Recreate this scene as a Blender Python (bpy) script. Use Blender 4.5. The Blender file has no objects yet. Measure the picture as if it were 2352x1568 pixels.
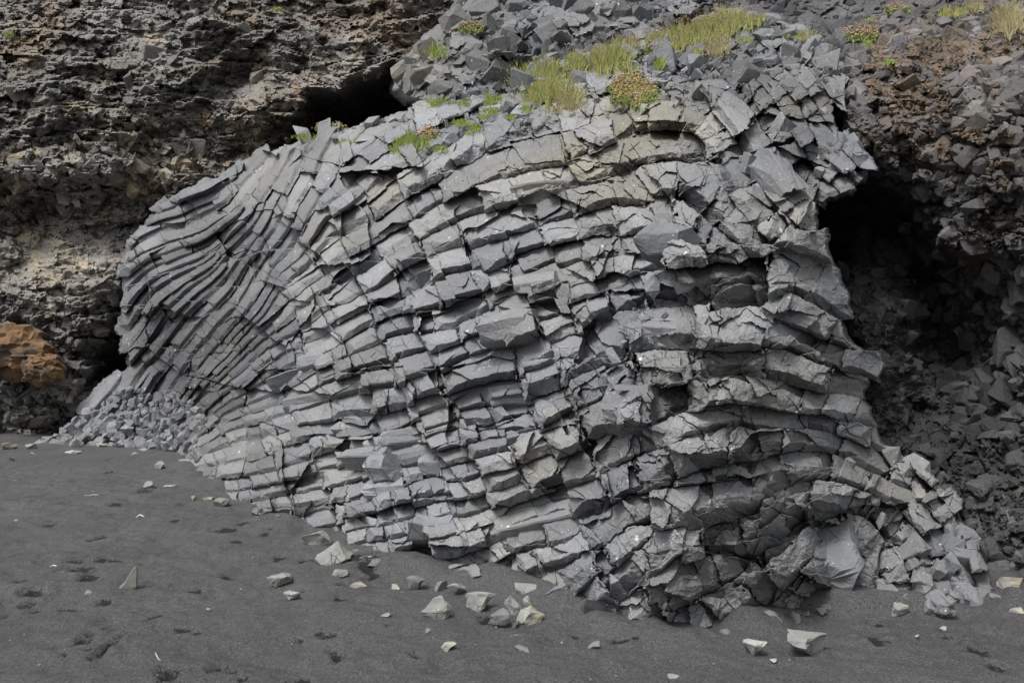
import bpy, bmesh, math, random
import numpy as np
from mathutils import Vector
# ------------------------------------------------------------------ camera, sky, sun, exposure
S = bpy.context.scene
col = S.collection
F = 1800.0; CX = 1176.0; CY = 784.0; EYE = 1.6      # lens read from the photograph at 2352 x 1568
cam = bpy.data.cameras.new('camera'); co = bpy.data.objects.new('camera', cam); col.objects.link(co)
co.location = (0, 0, EYE); co.rotation_euler = (math.radians(90), 0, 0)
cam.sensor_width = 36; cam.lens = 36 * F / 2352; cam.clip_end = 1000
S.camera = co
SUN_EL, SUN_AZ = 58, -138                            # azimuth from +Y, clockwise: over the camera's left shoulder
w = bpy.data.worlds.new("World"); S.world = w; w.use_nodes = True
nt = w.node_tree; nt.nodes.clear()
sky = nt.nodes.new('ShaderNodeTexSky'); sky.sky_type = 'NISHITA'; sky.sun_disc = False
sky.sun_elevation = math.radians(SUN_EL); sky.sun_rotation = math.radians(SUN_AZ)
sky.air_density = 1.0; sky.dust_density = 4.0; sky.ozone_density = 1.0
hs = nt.nodes.new('ShaderNodeHueSaturation'); hs.inputs['Saturation'].default_value = 0.22
bgn = nt.nodes.new('ShaderNodeBackground'); bgn.inputs['Strength'].default_value = 0.095
wo = nt.nodes.new('ShaderNodeOutputWorld')
nt.links.new(sky.outputs[0], hs.inputs['Color']); nt.links.new(hs.outputs[0], bgn.inputs[0]); nt.links.new(bgn.outputs[0], wo.inputs[0])
sl = bpy.data.lights.new('sun', 'SUN'); sl.energy = 1.5; sl.angle = math.radians(22); sl.color = (1, .975, .94)
so = bpy.data.objects.new('sun', sl); col.objects.link(so)
e, a = math.radians(SUN_EL), math.radians(SUN_AZ)
sd = Vector((math.sin(a) * math.cos(e), math.cos(a) * math.cos(e), math.sin(e)))
so.rotation_euler = sd.to_track_quat('Z', 'Y').to_euler(); so.location = (-3, -3, 12)
vs = S.view_settings; vs.view_transform = 'Standard'; vs.look = 'None'; vs.exposure = 1.05; vs.gamma = 1
S.cycles.max_bounces = 6; S.cycles.diffuse_bounces = 4

# ------------------------------------------------------------------ helpers
rnd = random.Random(11); R = np.random.RandomState(7)
def P(px, py, d):
    px = np.asarray(px, float); py = np.asarray(py, float); d = np.asarray(d, float)
    return np.stack([(px - CX) / F * d, d + 0 * px, EYE - (py - CY) / F * d], -1)
def hsh(i, j, k, s=0):
    n = (i * 374761393 + j * 668265263 + k * 2147483647 % 97531 * 1 + k * 1274126177 + s * 974634777) & 0xffffffff
    n = ((n ^ (n >> 13)) * 1274126177) & 0xffffffff
    n = ((n ^ (n >> 15)) * 2246822519) & 0xffffffff
    return ((n ^ (n >> 16)) & 0xffffff) / float(0xffffff)
def vnoise(p, s=0):
    p = np.asarray(p, float); i = np.floor(p).astype(np.int64); f = p - i; f = f * f * (3 - 2 * f)
    r = 0
    for a in (0, 1):
        for b in (0, 1):
            for c in (0, 1):
                wt = (f[..., 0] if a else 1 - f[..., 0]) * (f[..., 1] if b else 1 - f[..., 1]) * (f[..., 2] if c else 1 - f[..., 2])
                r = r + wt * hsh(i[..., 0] + a, i[..., 1] + b, i[..., 2] + c, s)
    return r * 2 - 1
def fbm(p, o=4, s=0, g=.5):
    r = 0; am = 1; t = 0
    for k in range(o):
        r = r + am * vnoise(p * 2.03 ** k + 7.3 * k, s + k); t += am; am *= g
    return r / t
def n2(x, y, sc, o=3, s=0):
    return fbm(np.stack([x / sc, y / sc, 0 * x + .37 * s], -1), o, s)
def facet(x, y, sx, sy, tilt=1.0, s=0, rot=0.0):
    """jittered cells, each a tilted plane: broken-rock relief. returns height (-1..1), cell value, edge gap"""
    c, sn = math.cos(rot), math.sin(rot)
    u = (x * c + y * sn) / sx; v = (-x * sn + y * c) / sy
    iu = np.floor(u).astype(np.int64); iv = np.floor(v).astype(np.int64)
    b1 = np.full(u.shape, 9.); b2 = b1.copy(); hh = np.zeros(u.shape); vv = hh.copy()
    for a in (-1, 0, 1):
        for b in (-1, 0, 1):
            ci, cj = iu + a, iv + b
            du = u - ci - hsh(ci, cj, 1, s); dv = v - cj - hsh(ci, cj, 2, s)
            d = du * du + dv * dv
            val = hsh(ci, cj, 3, s); gx = hsh(ci, cj, 4, s) - .5; gy = hsh(ci, cj, 5, s) - .62
            hgt = (val * 2 - 1) * .7 + tilt * 1.6 * (gx * du + gy * dv)
            near = d < b1
            b2 = np.where(near, b1, np.minimum(b2, d)); hh = np.where(near, hgt, hh); vv = np.where(near, val, vv); b1 = np.where(near, d, b1)
    return hh, vv, np.sqrt(b2) - np.sqrt(b1)
class RBF:
    def __init__(s, pts):
        p = np.array(pts, float); s.c = p[:, :2]; n = len(p)
        A = np.zeros((n + 1, n + 1)); A[:n, :n] = np.linalg.norm(s.c[:, None] - s.c[None], axis=2) / 100; A[:n, n] = 1; A[n, :n] = 1
        s.w = np.linalg.solve(A, np.vstack([p[:, 2:], np.zeros((1, p.shape[1] - 2))]))
    def __call__(s, x, y):
        x = np.asarray(x, float); y = np.asarray(y, float); sh = x.shape
        q = np.stack([x.ravel(), y.ravel()], 1); out = np.zeros((len(q), s.w.shape[1]))
        for i in range(0, len(q), 20000):
            out[i:i + 20000] = np.linalg.norm(q[i:i + 20000, None] - s.c[None], axis=2) / 100 @ s.w[:-1] + s.w[-1]
        return out.reshape(sh + (-1,))
class Field:
    """an RBF baked on an 8 px lattice, for quick lookups"""
    def __init__(s, pts, x0, y0, x1, y1, step=8, smooth=2):
        s.x0, s.y0, s.st = x0, y0, step
        gx, gy = np.meshgrid(np.arange(x0, x1 + step, step), np.arange(y0, y1 + step, step))
        g = RBF(pts)(gx, gy)
        for _ in range(smooth):
            gp = np.pad(g, ((1, 1), (1, 1), (0, 0)), 'edge')
            g = (gp[1:-1, 1:-1] * 2 + gp[:-2, 1:-1] + gp[2:, 1:-1] + gp[1:-1, :-2] + gp[1:-1, 2:]) / 6
        s.g = g
    def __call__(s, x, y):
        x = (np.asarray(x, float) - s.x0) / s.st; y = (np.asarray(y, float) - s.y0) / s.st
        H, W = s.g.shape[:2]; x = np.clip(x, 0, W - 1.001); y = np.clip(y, 0, H - 1.001)
        i = x.astype(int); j = y.astype(int); fx = (x - i)[..., None]; fy = (y - j)[..., None]
        r = (s.g[j, i] * (1 - fx) + s.g[j, i + 1] * fx) * (1 - fy) + (s.g[j + 1, i] * (1 - fx) + s.g[j + 1, i + 1] * fx) * fy
        return r if r.shape[-1] > 1 else r[..., 0]
def inpoly(x, y, poly):
    x = np.asarray(x, float); y = np.asarray(y, float); r = np.zeros(x.shape, bool); n = len(poly)
    for i in range(n):
        x0, y0 = poly[i]; x1, y1 = poly[i - 1]
        if y0 == y1: continue
        r ^= ((y0 > y) != (y1 > y)) & (x < (x1 - x0) * (y - y0) / (y1 - y0) + x0)
    return r
def blobs(x, y, L):
    r = np.zeros(np.shape(x))
    for (bx, by, rx, ry, am) in L: r = r + am * np.exp(-((x - bx) / rx) ** 2 - ((y - by) / ry) ** 2)
    return r
def mesh_obj(name, V, faces, m, parent=None, tint=None, smooth=False):
    """faces: list of integer arrays (n x k)"""
    me = bpy.data.meshes.new(name)
    V = np.ascontiguousarray(V, dtype=np.float32); me.vertices.add(len(V)); me.vertices.foreach_set('co', V.ravel())
    fl = [np.asarray(f, np.int32) for f in (faces if isinstance(faces, list) else [faces]) if len(f)]
    loops = np.concatenate([f.ravel() for f in fl]); cnt = np.concatenate([np.full(len(f), f.shape[1], np.int32) for f in fl])
    me.loops.add(len(loops)); me.polygons.add(len(cnt))
    me.loops.foreach_set('vertex_index', loops)
    me.polygons.foreach_set('loop_start', np.concatenate([[0], np.cumsum(cnt)[:-1]]).astype(np.int32))
    if smooth: me.polygons.foreach_set('use_smooth', np.ones(len(cnt), bool))
    else: me.polygons.foreach_set('use_smooth', np.zeros(len(cnt), bool))
    me.update(calc_edges=True)
    if tint is not None:
        at = me.attributes.new('tint', 'FLOAT_COLOR', 'POINT')
        t = np.ones((len(V), 4), np.float32); t[:, :tint.shape[1]] = tint; at.data.foreach_set('color', t.ravel())
    me.materials.append(m)
    o = bpy.data.objects.new(name, me); col.objects.link(o)
    if parent: o.parent = parent
    return o
class Acc:
    def __init__(s): s.V = []; s.Q = []; s.T = []; s.C = []; s.n = 0
    def add(s, V, Q, T, C):
        s.V.append(V); s.C.append(C)
        if len(Q): s.Q.append(np.asarray(Q) + s.n)
        if len(T): s.T.append(np.asarray(T) + s.n)
        s.n += len(V)
    def obj(s, name, m, parent=None):
        f = []
        if s.Q: f.append(np.concatenate(s.Q))
        if s.T: f.append(np.concatenate(s.T))
        return mesh_obj(name, np.concatenate(s.V), f, m, parent, np.concatenate(s.C))
def tag(o, label=None, cat=None, group=None, kind=None):
    if label: o['label'] = label
    if cat: o['category'] = cat
    if group: o['group'] = group
    if kind: o['kind'] = kind
    return o
def empty(name, loc):
    o = bpy.data.objects.new(name, None); col.objects.link(o); o.location = loc; o.empty_display_size = .1
    return o
def grid_faces(h, w):
    i = np.arange(h * w).reshape(h, w)
    return np.stack([i[:-1, :-1].ravel(), i[1:, :-1].ravel(), i[1:, 1:].ravel(), i[:-1, 1:].ravel()], 1)

# ------------------------------------------------------------------ materials
class M:
    def __init__(s, name):
        s.m = bpy.data.materials.new(name); s.m.use_nodes = True; s.t = s.m.node_tree; s.t.nodes.clear()
        s.out = s.n('ShaderNodeOutputMaterial'); s.b = s.n('ShaderNodeBsdfPrincipled'); s.l(s.b.outputs[0], s.out.inputs[0])
        tc = s.n('ShaderNodeTexCoord'); s.co = tc.outputs['Object']
    def n(s, t, **k):
        x = s.t.nodes.new(t)
        for a, b in k.items(): setattr(x, a, b)
        return x
    def l(s, a, b): s.t.links.new(a, b)
    def put(s, sock, v):
        if hasattr(v, 'links') or isinstance(v, bpy.types.NodeSocket): s.l(v, sock)
        else: sock.default_value = v
    def scale(s, xyz, co=None):
        mp = s.n('ShaderNodeMapping'); s.l(co or s.co, mp.inputs[0]); mp.inputs['Scale'].default_value = xyz; return mp.outputs[0]
    def noise(s, sc, det=4, rough=.6, co=None, dist=0):
        x = s.n('ShaderNodeTexNoise'); s.l(co or s.co, x.inputs['Vector']); x.inputs['Scale'].default_value = sc
        x.inputs['Detail'].default_value = det; x.inputs['Roughness'].default_value = rough; x.inputs['Distortion'].default_value = dist
        return x.outputs['Fac']
    def vor(s, sc, feat='F1', co=None, out='Distance', rand=1):
        x = s.n('ShaderNodeTexVoronoi', feature=feat); s.l(co or s.co, x.inputs['Vector']); x.inputs['Scale'].default_value = sc
        x.inputs['Randomness'].default_value = rand
        return x.outputs[out]
    def rng(s, v, a, b, c=0, d=1):
        x = s.n('ShaderNodeMapRange'); s.put(x.inputs[0], v)
        for i, q in enumerate((a, b, c, d)): x.inputs[i + 1].default_value = q
        return x.outputs[0]
    def math(s, op, a, b=0, c=0):
        x = s.n('ShaderNodeMath', operation=op); s.put(x.inputs[0], a); s.put(x.inputs[1], b); s.put(x.inputs[2], c); return x.outputs[0]
    def mix(s, f, a, b, mode='MIX'):
        x = s.n('ShaderNodeMix', data_type='RGBA', blend_type=mode); s.put(x.inputs[0], f)
        for sk, v in ((x.inputs[6], a), (x.inputs[7], b)):
            if isinstance(v, tuple): sk.default_value = (*v, 1)[:4]
            else: s.l(v, sk)
        return x.outputs[2]
    def warp(s, sc, am):
        n = s.n('ShaderNodeTexNoise'); s.l(s.co, n.inputs['Vector']); n.inputs['Scale'].default_value = sc; n.inputs['Detail'].default_value = 3
        v = s.n('ShaderNodeVectorMath', operation='MULTIPLY_ADD'); s.l(n.outputs['Color'], v.inputs[0]); v.inputs[1].default_value = (am,) * 3; s.l(s.co, v.inputs[2])
        return v.outputs[0]
    def bump(s, hs, dist=.01, st=1):
        prev = None
        for h, d, k in hs:
            b = s.n('ShaderNodeBump'); s.l(h, b.inputs['Height']); b.inputs['Distance'].default_value = d; b.inputs['Strength'].default_value = k
            if prev: s.l(prev, b.inputs['Normal'])
            prev = b.outputs[0]
        s.l(prev, s.b.inputs['Normal'])
    def attr(s):
        x = s.n('ShaderNodeAttribute', attribute_name='tint'); q = s.n('ShaderNodeSeparateColor'); s.l(x.outputs['Color'], q.inputs[0])
        return q.outputs[0], q.outputs[1], q.outputs[2]
def rock_mat(name, base, tan, brown, specks=1.0, crack=2.6, bumpk=1.0, rough=.82):
    """tint.R ochre stain, tint.G brightness multiplier, varied by block and by region, tint.B brown crust"""
    m = M(name); r, g, b = m.attr()
    wv = m.warp(3.2, .07)
    n1 = m.noise(3.2, 6, .62); n2_ = m.noise(14, 6, .7); n3 = m.noise(70, 4, .7)
    c = m.mix(m.rng(n1, .3, .72), tuple(x * .86 for x in base), tuple(x * 1.14 for x in base))
    c = m.mix(m.rng(m.noise(1.1, 3, .5), .45, .65, 0, .35), c, (base[0] * .84, base[1] * .9, base[2] * 1.04))
    c = m.mix(m.math('MULTIPLY', m.rng(m.noise(.9, 4, .6), .5, .72), .42), c, (base[0] * 1.12, base[1] * 1.06, base[2] * .78))
    c = m.mix(m.math('MULTIPLY', m.rng(n2_, .3, .75), .28), c, tuple(x * 1.5 for x in base))
    c = m.mix(m.math('MULTIPLY', r, m.rng(n2_, .28, .6)), c, tan)
    c = m.mix(m.math('MULTIPLY', b, m.rng(m.noise(9, 6, .7), .3, .55)), c, brown)
    gm = m.n('ShaderNodeCombineColor')
    for i in range(3): m.l(g, gm.inputs[i])
    c = m.mix(1.0, c, gm.outputs[0], 'MULTIPLY')
    ck = m.vor(crack, 'DISTANCE_TO_EDGE', wv)
    ckm = m.math('MULTIPLY', m.rng(ck, .002, .007, 1, 0), m.rng(m.noise(2.3, 2), .54, .58))
    c = m.mix(m.math('MULTIPLY', ckm, .6), c, (.02, .02, .021))
    c = m.mix(m.rng(n3, .2, .45, .35, 0), c, (.05, .05, .052))
    if specks > 0:
        sp = m.vor(9, 'F1', m.scale((1, 1, .55), m.warp(20, .03))); spc = m.n('ShaderNodeTexVoronoi'); 
        m.l(m.scale((1, 1, .55), m.warp(20, .03)), spc.inputs['Vector']); spc.inputs['Scale'].default_value = 9
        sep = m.n('ShaderNodeSeparateColor'); m.l(spc.outputs['Color'], sep.inputs[0])
        k = m.math('MULTIPLY', m.rng(sp, .07, .13, 1, 0), m.math('GREATER_THAN', sep.outputs[0], .72 - .12 * specks))
        k = m.math('MULTIPLY', k, m.rng(m.noise(1.9, 2), .38, .5))
        sp2 = m.vor(34, 'F1'); k2 = m.math('MULTIPLY', m.rng(sp2, .12, .18, 1, 0), m.rng(m.noise(5, 2), .54, .6))
        c = m.mix(m.math('MULTIPLY', m.math('MAXIMUM', k, k2), .85 * min(1, specks)), c, (.72, .72, .7))
    m.l(c, m.b.inputs['Base Color']); m.b.inputs['Roughness'].default_value = rough; m.b.inputs['Specular IOR Level'].default_value = .35
    m.bump([(m.noise(7, 8, .68), .05 * bumpk, .8), (m.noise(45, 6, .75), .012 * bumpk, .8), (m.math('SUBTRACT', 1, ckm), .012, 1)])
    return m.m
BASALT = rock_mat('basalt', (.192, .197, .206), (.27, .245, .175), (.13, .085, .05))
PALE = rock_mat('pale_stone', (.20, .205, .20), (.38, .35, .24), (.3, .2, .12), specks=.5, crack=5, bumpk=.35)
TUFF = rock_mat('tuff', (.085, .085, .088), (.23, .175, .095), (.105, .068, .036), specks=.35, crack=4, bumpk=2)
DARKROCK = rock_mat('cave_basalt', (.082, .082, .086), (.2, .16, .09), (.118, .084, .052), specks=.12, crack=3, bumpk=1.6)
def sand_mat():
    m = M('black_sand'); r, g, b = m.attr()
    n = m.noise(1.3, 4, .6); f = m.noise(160, 3, .8)
    c = m.mix(m.rng(n, .35, .7), (.080, .078, .079), (.100, .098, .100))
    c = m.mix(m.rng(f, .3, .75, 0, 1), c, (.02, .02, .02), 'MIX'); 
    c2 = m.mix(m.rng(n, .35, .7), (.088, .087, .088), (.112, .110, .112))
    c = m.mix(.5, c, c2)
    wn = m.n('ShaderNodeTexVoronoi'); m.l(m.co, wn.inputs['Vector']); wn.inputs['Scale'].default_value = 170; wq = m.n('ShaderNodeSeparateColor'); m.l(wn.outputs['Color'], wq.inputs[0])
    gr = m.rng(wq.outputs[0], 0, 1, .55, 1.45); gc = m.n('ShaderNodeCombineColor')
    for i in range(3): m.l(gr, gc.inputs[i])
    c = m.mix(1.0, c, gc.outputs[0], 'MULTIPLY')
    damp = m.rng(m.math('ADD', r, m.math('MULTIPLY', m.math('SUBTRACT', m.noise(26, 6, .8), .5), 2.8)), .46, .60)
    c = m.mix(m.math('MULTIPLY', damp, .93), c, (.013, .012, .012))
    sp = m.vor(75, 'F1'); k = m.math('MULTIPLY', m.rng(sp, .09, .16, 1, 0), m.rng(m.noise(23, 2), .46, .58))
    c = m.mix(m.math('MULTIPLY', k, .75), c, (.5, .49, .46))
    m.l(c, m.b.inputs['Base Color']); m.b.inputs['Roughness'].default_value = .9; m.b.inputs['Specular IOR Level'].default_value = .25
    m.bump([(m.noise(9, 5, .6), .03, .8), (m.noise(150, 4, .8), .010, 1)])
    return m.m
SAND = sand_mat()
def leaf_mat(name, c1, c2, rough=.6):
    m = M(name); r, g, b = m.attr()
    c = m.mix(r, c1, c2); m.l(c, m.b.inputs['Base Color']); m.b.inputs['Roughness'].default_value = rough; m.b.inputs['Specular IOR Level'].default_value = .25
    return m.m
GRASS = leaf_mat('grass_blades', (.13, .18, .045), (.36, .33, .12))
GREEN = leaf_mat('bright_grass_blades', (.15, .22, .045), (.30, .33, .09))
STRAW = leaf_mat('straw_blades', (.17, .17, .07), (.38, .32, .18))
DRY = leaf_mat('dry_grass', (.22, .17, .10), (.34, .27, .17))
PETAL = leaf_mat('dried_flower_heads', (.34, .17, .09), (.48, .38, .20))
HERB = leaf_mat('herb_leaves', (.10, .16, .05), (.22, .26, .08))
WOOD = leaf_mat('bleached_wood', (.42, .38, .30), (.5, .46, .38))
WRACK = leaf_mat('dried_seaweed', (.014, .012, .011), (.025, .02, .017))
SHELL = leaf_mat('shell', (.62, .61, .58), (.7, .69, .66))

# ------------------------------------------------------------------ sand
def sd_of(px, py):
    d = EYE * F / (py - CY); return ((px - CX) / F * d, d)
MARKS = [  # scuffs and footprints: px, py, half width, half height (photo px), angle, depth m
 (185,1312,26,8,20,.03),(205,1330,22,9,35,.04),(172,1295,18,6,0,.02),(260,1290,22,5,10,.02),(232,1288,14,5,-10,.02),(72,1362,26,10,0,.05),(62,1385,16,7,-20,.03),(82,1395,14,5,30,.02),
 (52,1338,14,6,0,.02),(150,1392,18,4,10,.015),(245,1375,14,8,45,.03),(15,1412,12,6,-20,.03),(190,1465,22,12,5,.05),(252,1478,11,19,0,.05),(247,1435,6,8,0,.02),(205,1490,10,5,-20,.03),
 (150,1502,14,3,0,.02),(348,1410,16,8,-30,.03),(420,1436,22,5,10,.02),(455,1444,14,4,25,.015),(385,1540,24,12,15,.05),(505,1520,20,9,-10,.04),(535,1532,14,6,10,.03),(770,1492,16,14,40,.05),
 (752,1455,20,8,20,.04),(788,1508,14,10,60,.04),(735,1445,8,4,0,.02),(690,1558,24,7,0,.03),(555,1550,12,5,20,.02),(962,1507,13,8,15,.04),(842,1305,24,9,10,.04),(822,1290,20,6,0,.03),(858,1320,12,5,20,.02),
 (785,1345,12,7,0,.05),(700,1285,14,8,-10,.03),(640,1278,12,4,5,.02),(530,1312,26,6,10,.02),(520,1220,22,7,15,.02),(540,1243,14,4,20,.015),(700,1350,8,4,0,.02),(780,1375,9,5,10,.02),
 (1120,1432,16,7,15,.03),(1235,1532,8,4,0,.02),(690,1455,10,4,-30,.02),(675,1475,8,3,20,.02),(2020,1430,16,8,20,.04),(2018,1472,18,8,10,.03),(2000,1462,14,5,0,.02),(2200,1462,26,6,-5,.03),(2240,1490,22,8,30,.03),
 (2215,1478,12,5,10,.02),(2290,1530,20,7,0,.03),(1830,1505,8,4,0,.02),(1420,1475,18,4,15,.02),(1462,1470,9,5,0,.02),(890,1432,6,4,0,.02),(1320,1465,10,4,15,.02),(1210,1532,6,3,0,.015),
 (250,1090,18,3,0,.02),(330,1130,18,4,0,.02),(110,1210,20,4,0,.02),(265,1160,14,4,0,.015),(400,1198,12,3,0,.015),(230,1240,14,4,5,.02),(610,1230,14,5,10,.02),(560,1205,18,3,0,.02),(450,1350,16,5,-20,.03)]
def sand_h(x, y, fine=True):
    h = .035 * n2(x, y, 1.7, 3, 5) + .030 * n2(x, y * .8, .55, 3, 9)
    if fine:
        rp = n2(x * .6 + y * .2, y, .17, 3, 21); h = h + .026 * rp + .012 * n2(x, y, .06, 2, 31)
        h = h - .06 * np.clip(n2(x, y, .24, 2, 44) - .2, 0, 1) - .05 * np.clip(n2(x, y, .12, 2, 47) - .3, 0, 1)
    return h * np.clip((np.hypot(x, y)) / 2, 0, 1)
def build_sand():
    def axis(a, b, st, far):
        c = list(np.arange(a, b, st)); s = st; p = c[-1]; hi = []
        while p < far: s *= 1.22; p += s; hi.append(p)
        s = st; p = c[0]; lo = []
        while p > -far: s *= 1.22; p -= s; lo.append(p)
        return np.array(lo[::-1] + c + hi)
    xs = axis(-8.0, 4.2, .021, 250); ys = axis(3.3, 9.5, .016, 250)
    x, y = np.meshgrid(xs, ys); h = sand_h(x, y)
    damp = np.zeros_like(x); dep = np.zeros_like(x)
    for (px, py, rx, ry, an, de) in MARKS:
        cx, cy = sd_of(px, py); sx = rx / F * cy; sy = ry * cy * cy / (F * EYE)
        m = (np.abs(x - cx) < .7) & (np.abs(y - cy) < .9)
        dx = x[m] - cx; dy = (y[m] - cy); t = math.radians(-an) * .6
        u = (dx * math.cos(t) - dy * math.sin(t)) / (sx * 1.0); v = (dx * math.sin(t) + dy * math.cos(t)) / (sy * 1.0)
        wob = np.clip(1 + 1.5 * n2(dx + px, dy + py, .09, 3, 3), .25, 3); q = (u * u + v * v) * wob
        damp[m] = np.maximum(damp[m], 1.15 * np.exp(-q * 1.1)); dep[m] += de * .8 * np.exp(-q * .9) - de * .3 * np.exp(-(np.sqrt(q) - 1.6) ** 2 * 3)
    h = h - dep
    h = h + .05 * np.exp(-((x + 4.0) ** 2 / 3 + (y - 10.3) ** 2 / 2))
    pl = [sd_of(*q) for q in ((400,1036),(470,1108),(600,1172),(740,1228),(880,1290),(1050,1310),(1250,1376),(1480,1444),(1560,1448),(1760,1424),(1880,1405),(1925,1345),(1960,1375),(2200,1402),(2300,1385))]
    dm = np.full(x.shape, 9.); m = (x > -8) & (x < 4) & (y > 3.5) & (y < 9.4); xx, yy = x[m], y[m]; dv = dm[m]
    for (ax, ay), (bx, by) in zip(pl[:-1], pl[1:]):
        t = np.clip(((xx - ax) * (bx - ax) + (yy - ay) * (by - ay)) / ((bx - ax) ** 2 + (by - ay) ** 2), 0, 1); dv = np.minimum(dv, np.hypot(xx - ax - t * (bx - ax), yy - ay - t * (by - ay)))
    dm[m] = dv; h = h + .085 * np.exp(-(dm / .22) ** 2) * np.clip(.45 + 1.4 * n2(x, y, .35, 3, 91), -.3, 1.3)
    V = np.stack([x, y, h], -1).reshape(-1, 3)
    C = np.stack([damp.ravel(), 1 + 0 * damp.ravel(), 0 * damp.ravel()], 1)
    o = mesh_obj('sand', V, [grid_faces(*x.shape)[:, ::-1]], SAND, None, C, smooth=True)
    tag(o, 'black volcanic sand beach with footprints', None, None, 'structure')
build_sand()

# ------------------------------------------------------------------ rock chunks: spheres cut by random planes
def ico(sub):
    bm = bmesh.new(); bmesh.ops.create_icosphere(bm, subdivisions=sub, radius=1)
    v = np.array([q.co for q in bm.verts]); f = np.array([[q.index for q in p.verts] for p in bm.faces]); bm.free(); return v, f
ICO = {k: ico(k) for k in (2, 3, 4, 5)}
def rand_rot(n, rs=R):
    q = rs.normal(size=(n, 4)); q /= np.linalg.norm(q, axis=1)[:, None]; a, b, c, d = q.T
    return np.stack([np.stack([1 - 2 * (c * c + d * d), 2 * (b * c - a * d), 2 * (b * d + a * c)], 1),
                     np.stack([2 * (b * c + a * d), 1 - 2 * (b * b + d * d), 2 * (c * d - a * b)], 1),
                     np.stack([2 * (b * d - a * c), 2 * (c * d + a * b), 1 - 2 * (b * b + c * c)], 1)], 1)
def hull_template(seed, box=True, bev=.05, cuts=3):
    rs = np.random.RandomState(seed); bm = bmesh.new()
    if box: pts = np.array([[a, b, c] for a in (-1, 1) for b in (-1, 1) for c in (-1, 1)], float) * .72 + rs.uniform(-.34, .34, (8, 3))
    else: pts = rs.normal(size=(rs.randint(8, 13), 3)); pts /= np.linalg.norm(pts, axis=1)[:, None]; pts *= rs.uniform(.75, 1.05, (len(pts), 1))
    for q in pts: bm.verts.new(q)
    r = bmesh.ops.convex_hull(bm, input=bm.verts)
    bmesh.ops.delete(bm, geom=[g for g in r['geom_interior'] if isinstance(g, bmesh.types.BMVert)], context='VERTS')
    for _ in range(cuts):
        d = rs.normal(size=3); d /= np.linalg.norm(d); m = max(np.dot(np.array(v.co), d) for v in bm.verts)
        g = bmesh.ops.bisect_plane(bm, geom=bm.verts[:] + bm.edges[:] + bm.faces[:], plane_co=d * m * rs.uniform(.6, .9), plane_no=d, clear_outer=True)
        ed = [q for q in g['geom_cut'] if isinstance(q, bmesh.types.BMEdge)]
        if ed: bmesh.ops.contextual_create(bm, geom=ed)
    bmesh.ops.dissolve_limit(bm, angle_limit=.05, verts=bm.verts[:], edges=bm.edges[:])
    if bev: bmesh.ops.bevel(bm, geom=bm.edges[:] + bm.verts[:], offset=bev, segments=1, affect='EDGES', profile=.6, clamp_overlap=True)
    bmesh.ops.triangulate(bm, faces=bm.faces[:]); bm.verts.index_update()
    v = np.array([q.co for q in bm.verts]); f = np.array([[q.index for q in p.verts] for p in bm.faces]); bm.free(); return v, f
TPL = {0: [hull_template(100 + k, k % 3 > 0, 0, 2) for k in range(36)], 1: [hull_template(300 + k, k % 3 > 0, .06, 3) for k in range(48)]}
def scatter(acc, pts, sizes, flat=(1, 1, 1), sub=2, tint=None, orient=None, lo=.5, planes=10, rough=.06):
    """angular stones at pts (n,3), radius sizes (n,)"""
    T = TPL[1 if sub >= 3 else 0]; n = len(pts); Rt = rand_rot(n) if orient is None else orient; pick = R.randint(0, len(T), n)
    for i in range(n):
        V, Fc = T[pick[i]]; V = V * (R.uniform(.6, 1.3, 3) * np.array(flat)); V = V @ Rt[i].T
        V = V * sizes[i] + pts[i]
        if rough and sub >= 3: V = V + rough * sizes[i] * np.stack([vnoise(V / sizes[i] * 1.7, 3), vnoise(V / sizes[i] * 1.7, 4), vnoise(V / sizes[i] * 1.7, 5)], 1)
        acc.add(V, [], Fc, np.repeat(tint[i:i + 1], len(V), 0))

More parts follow.
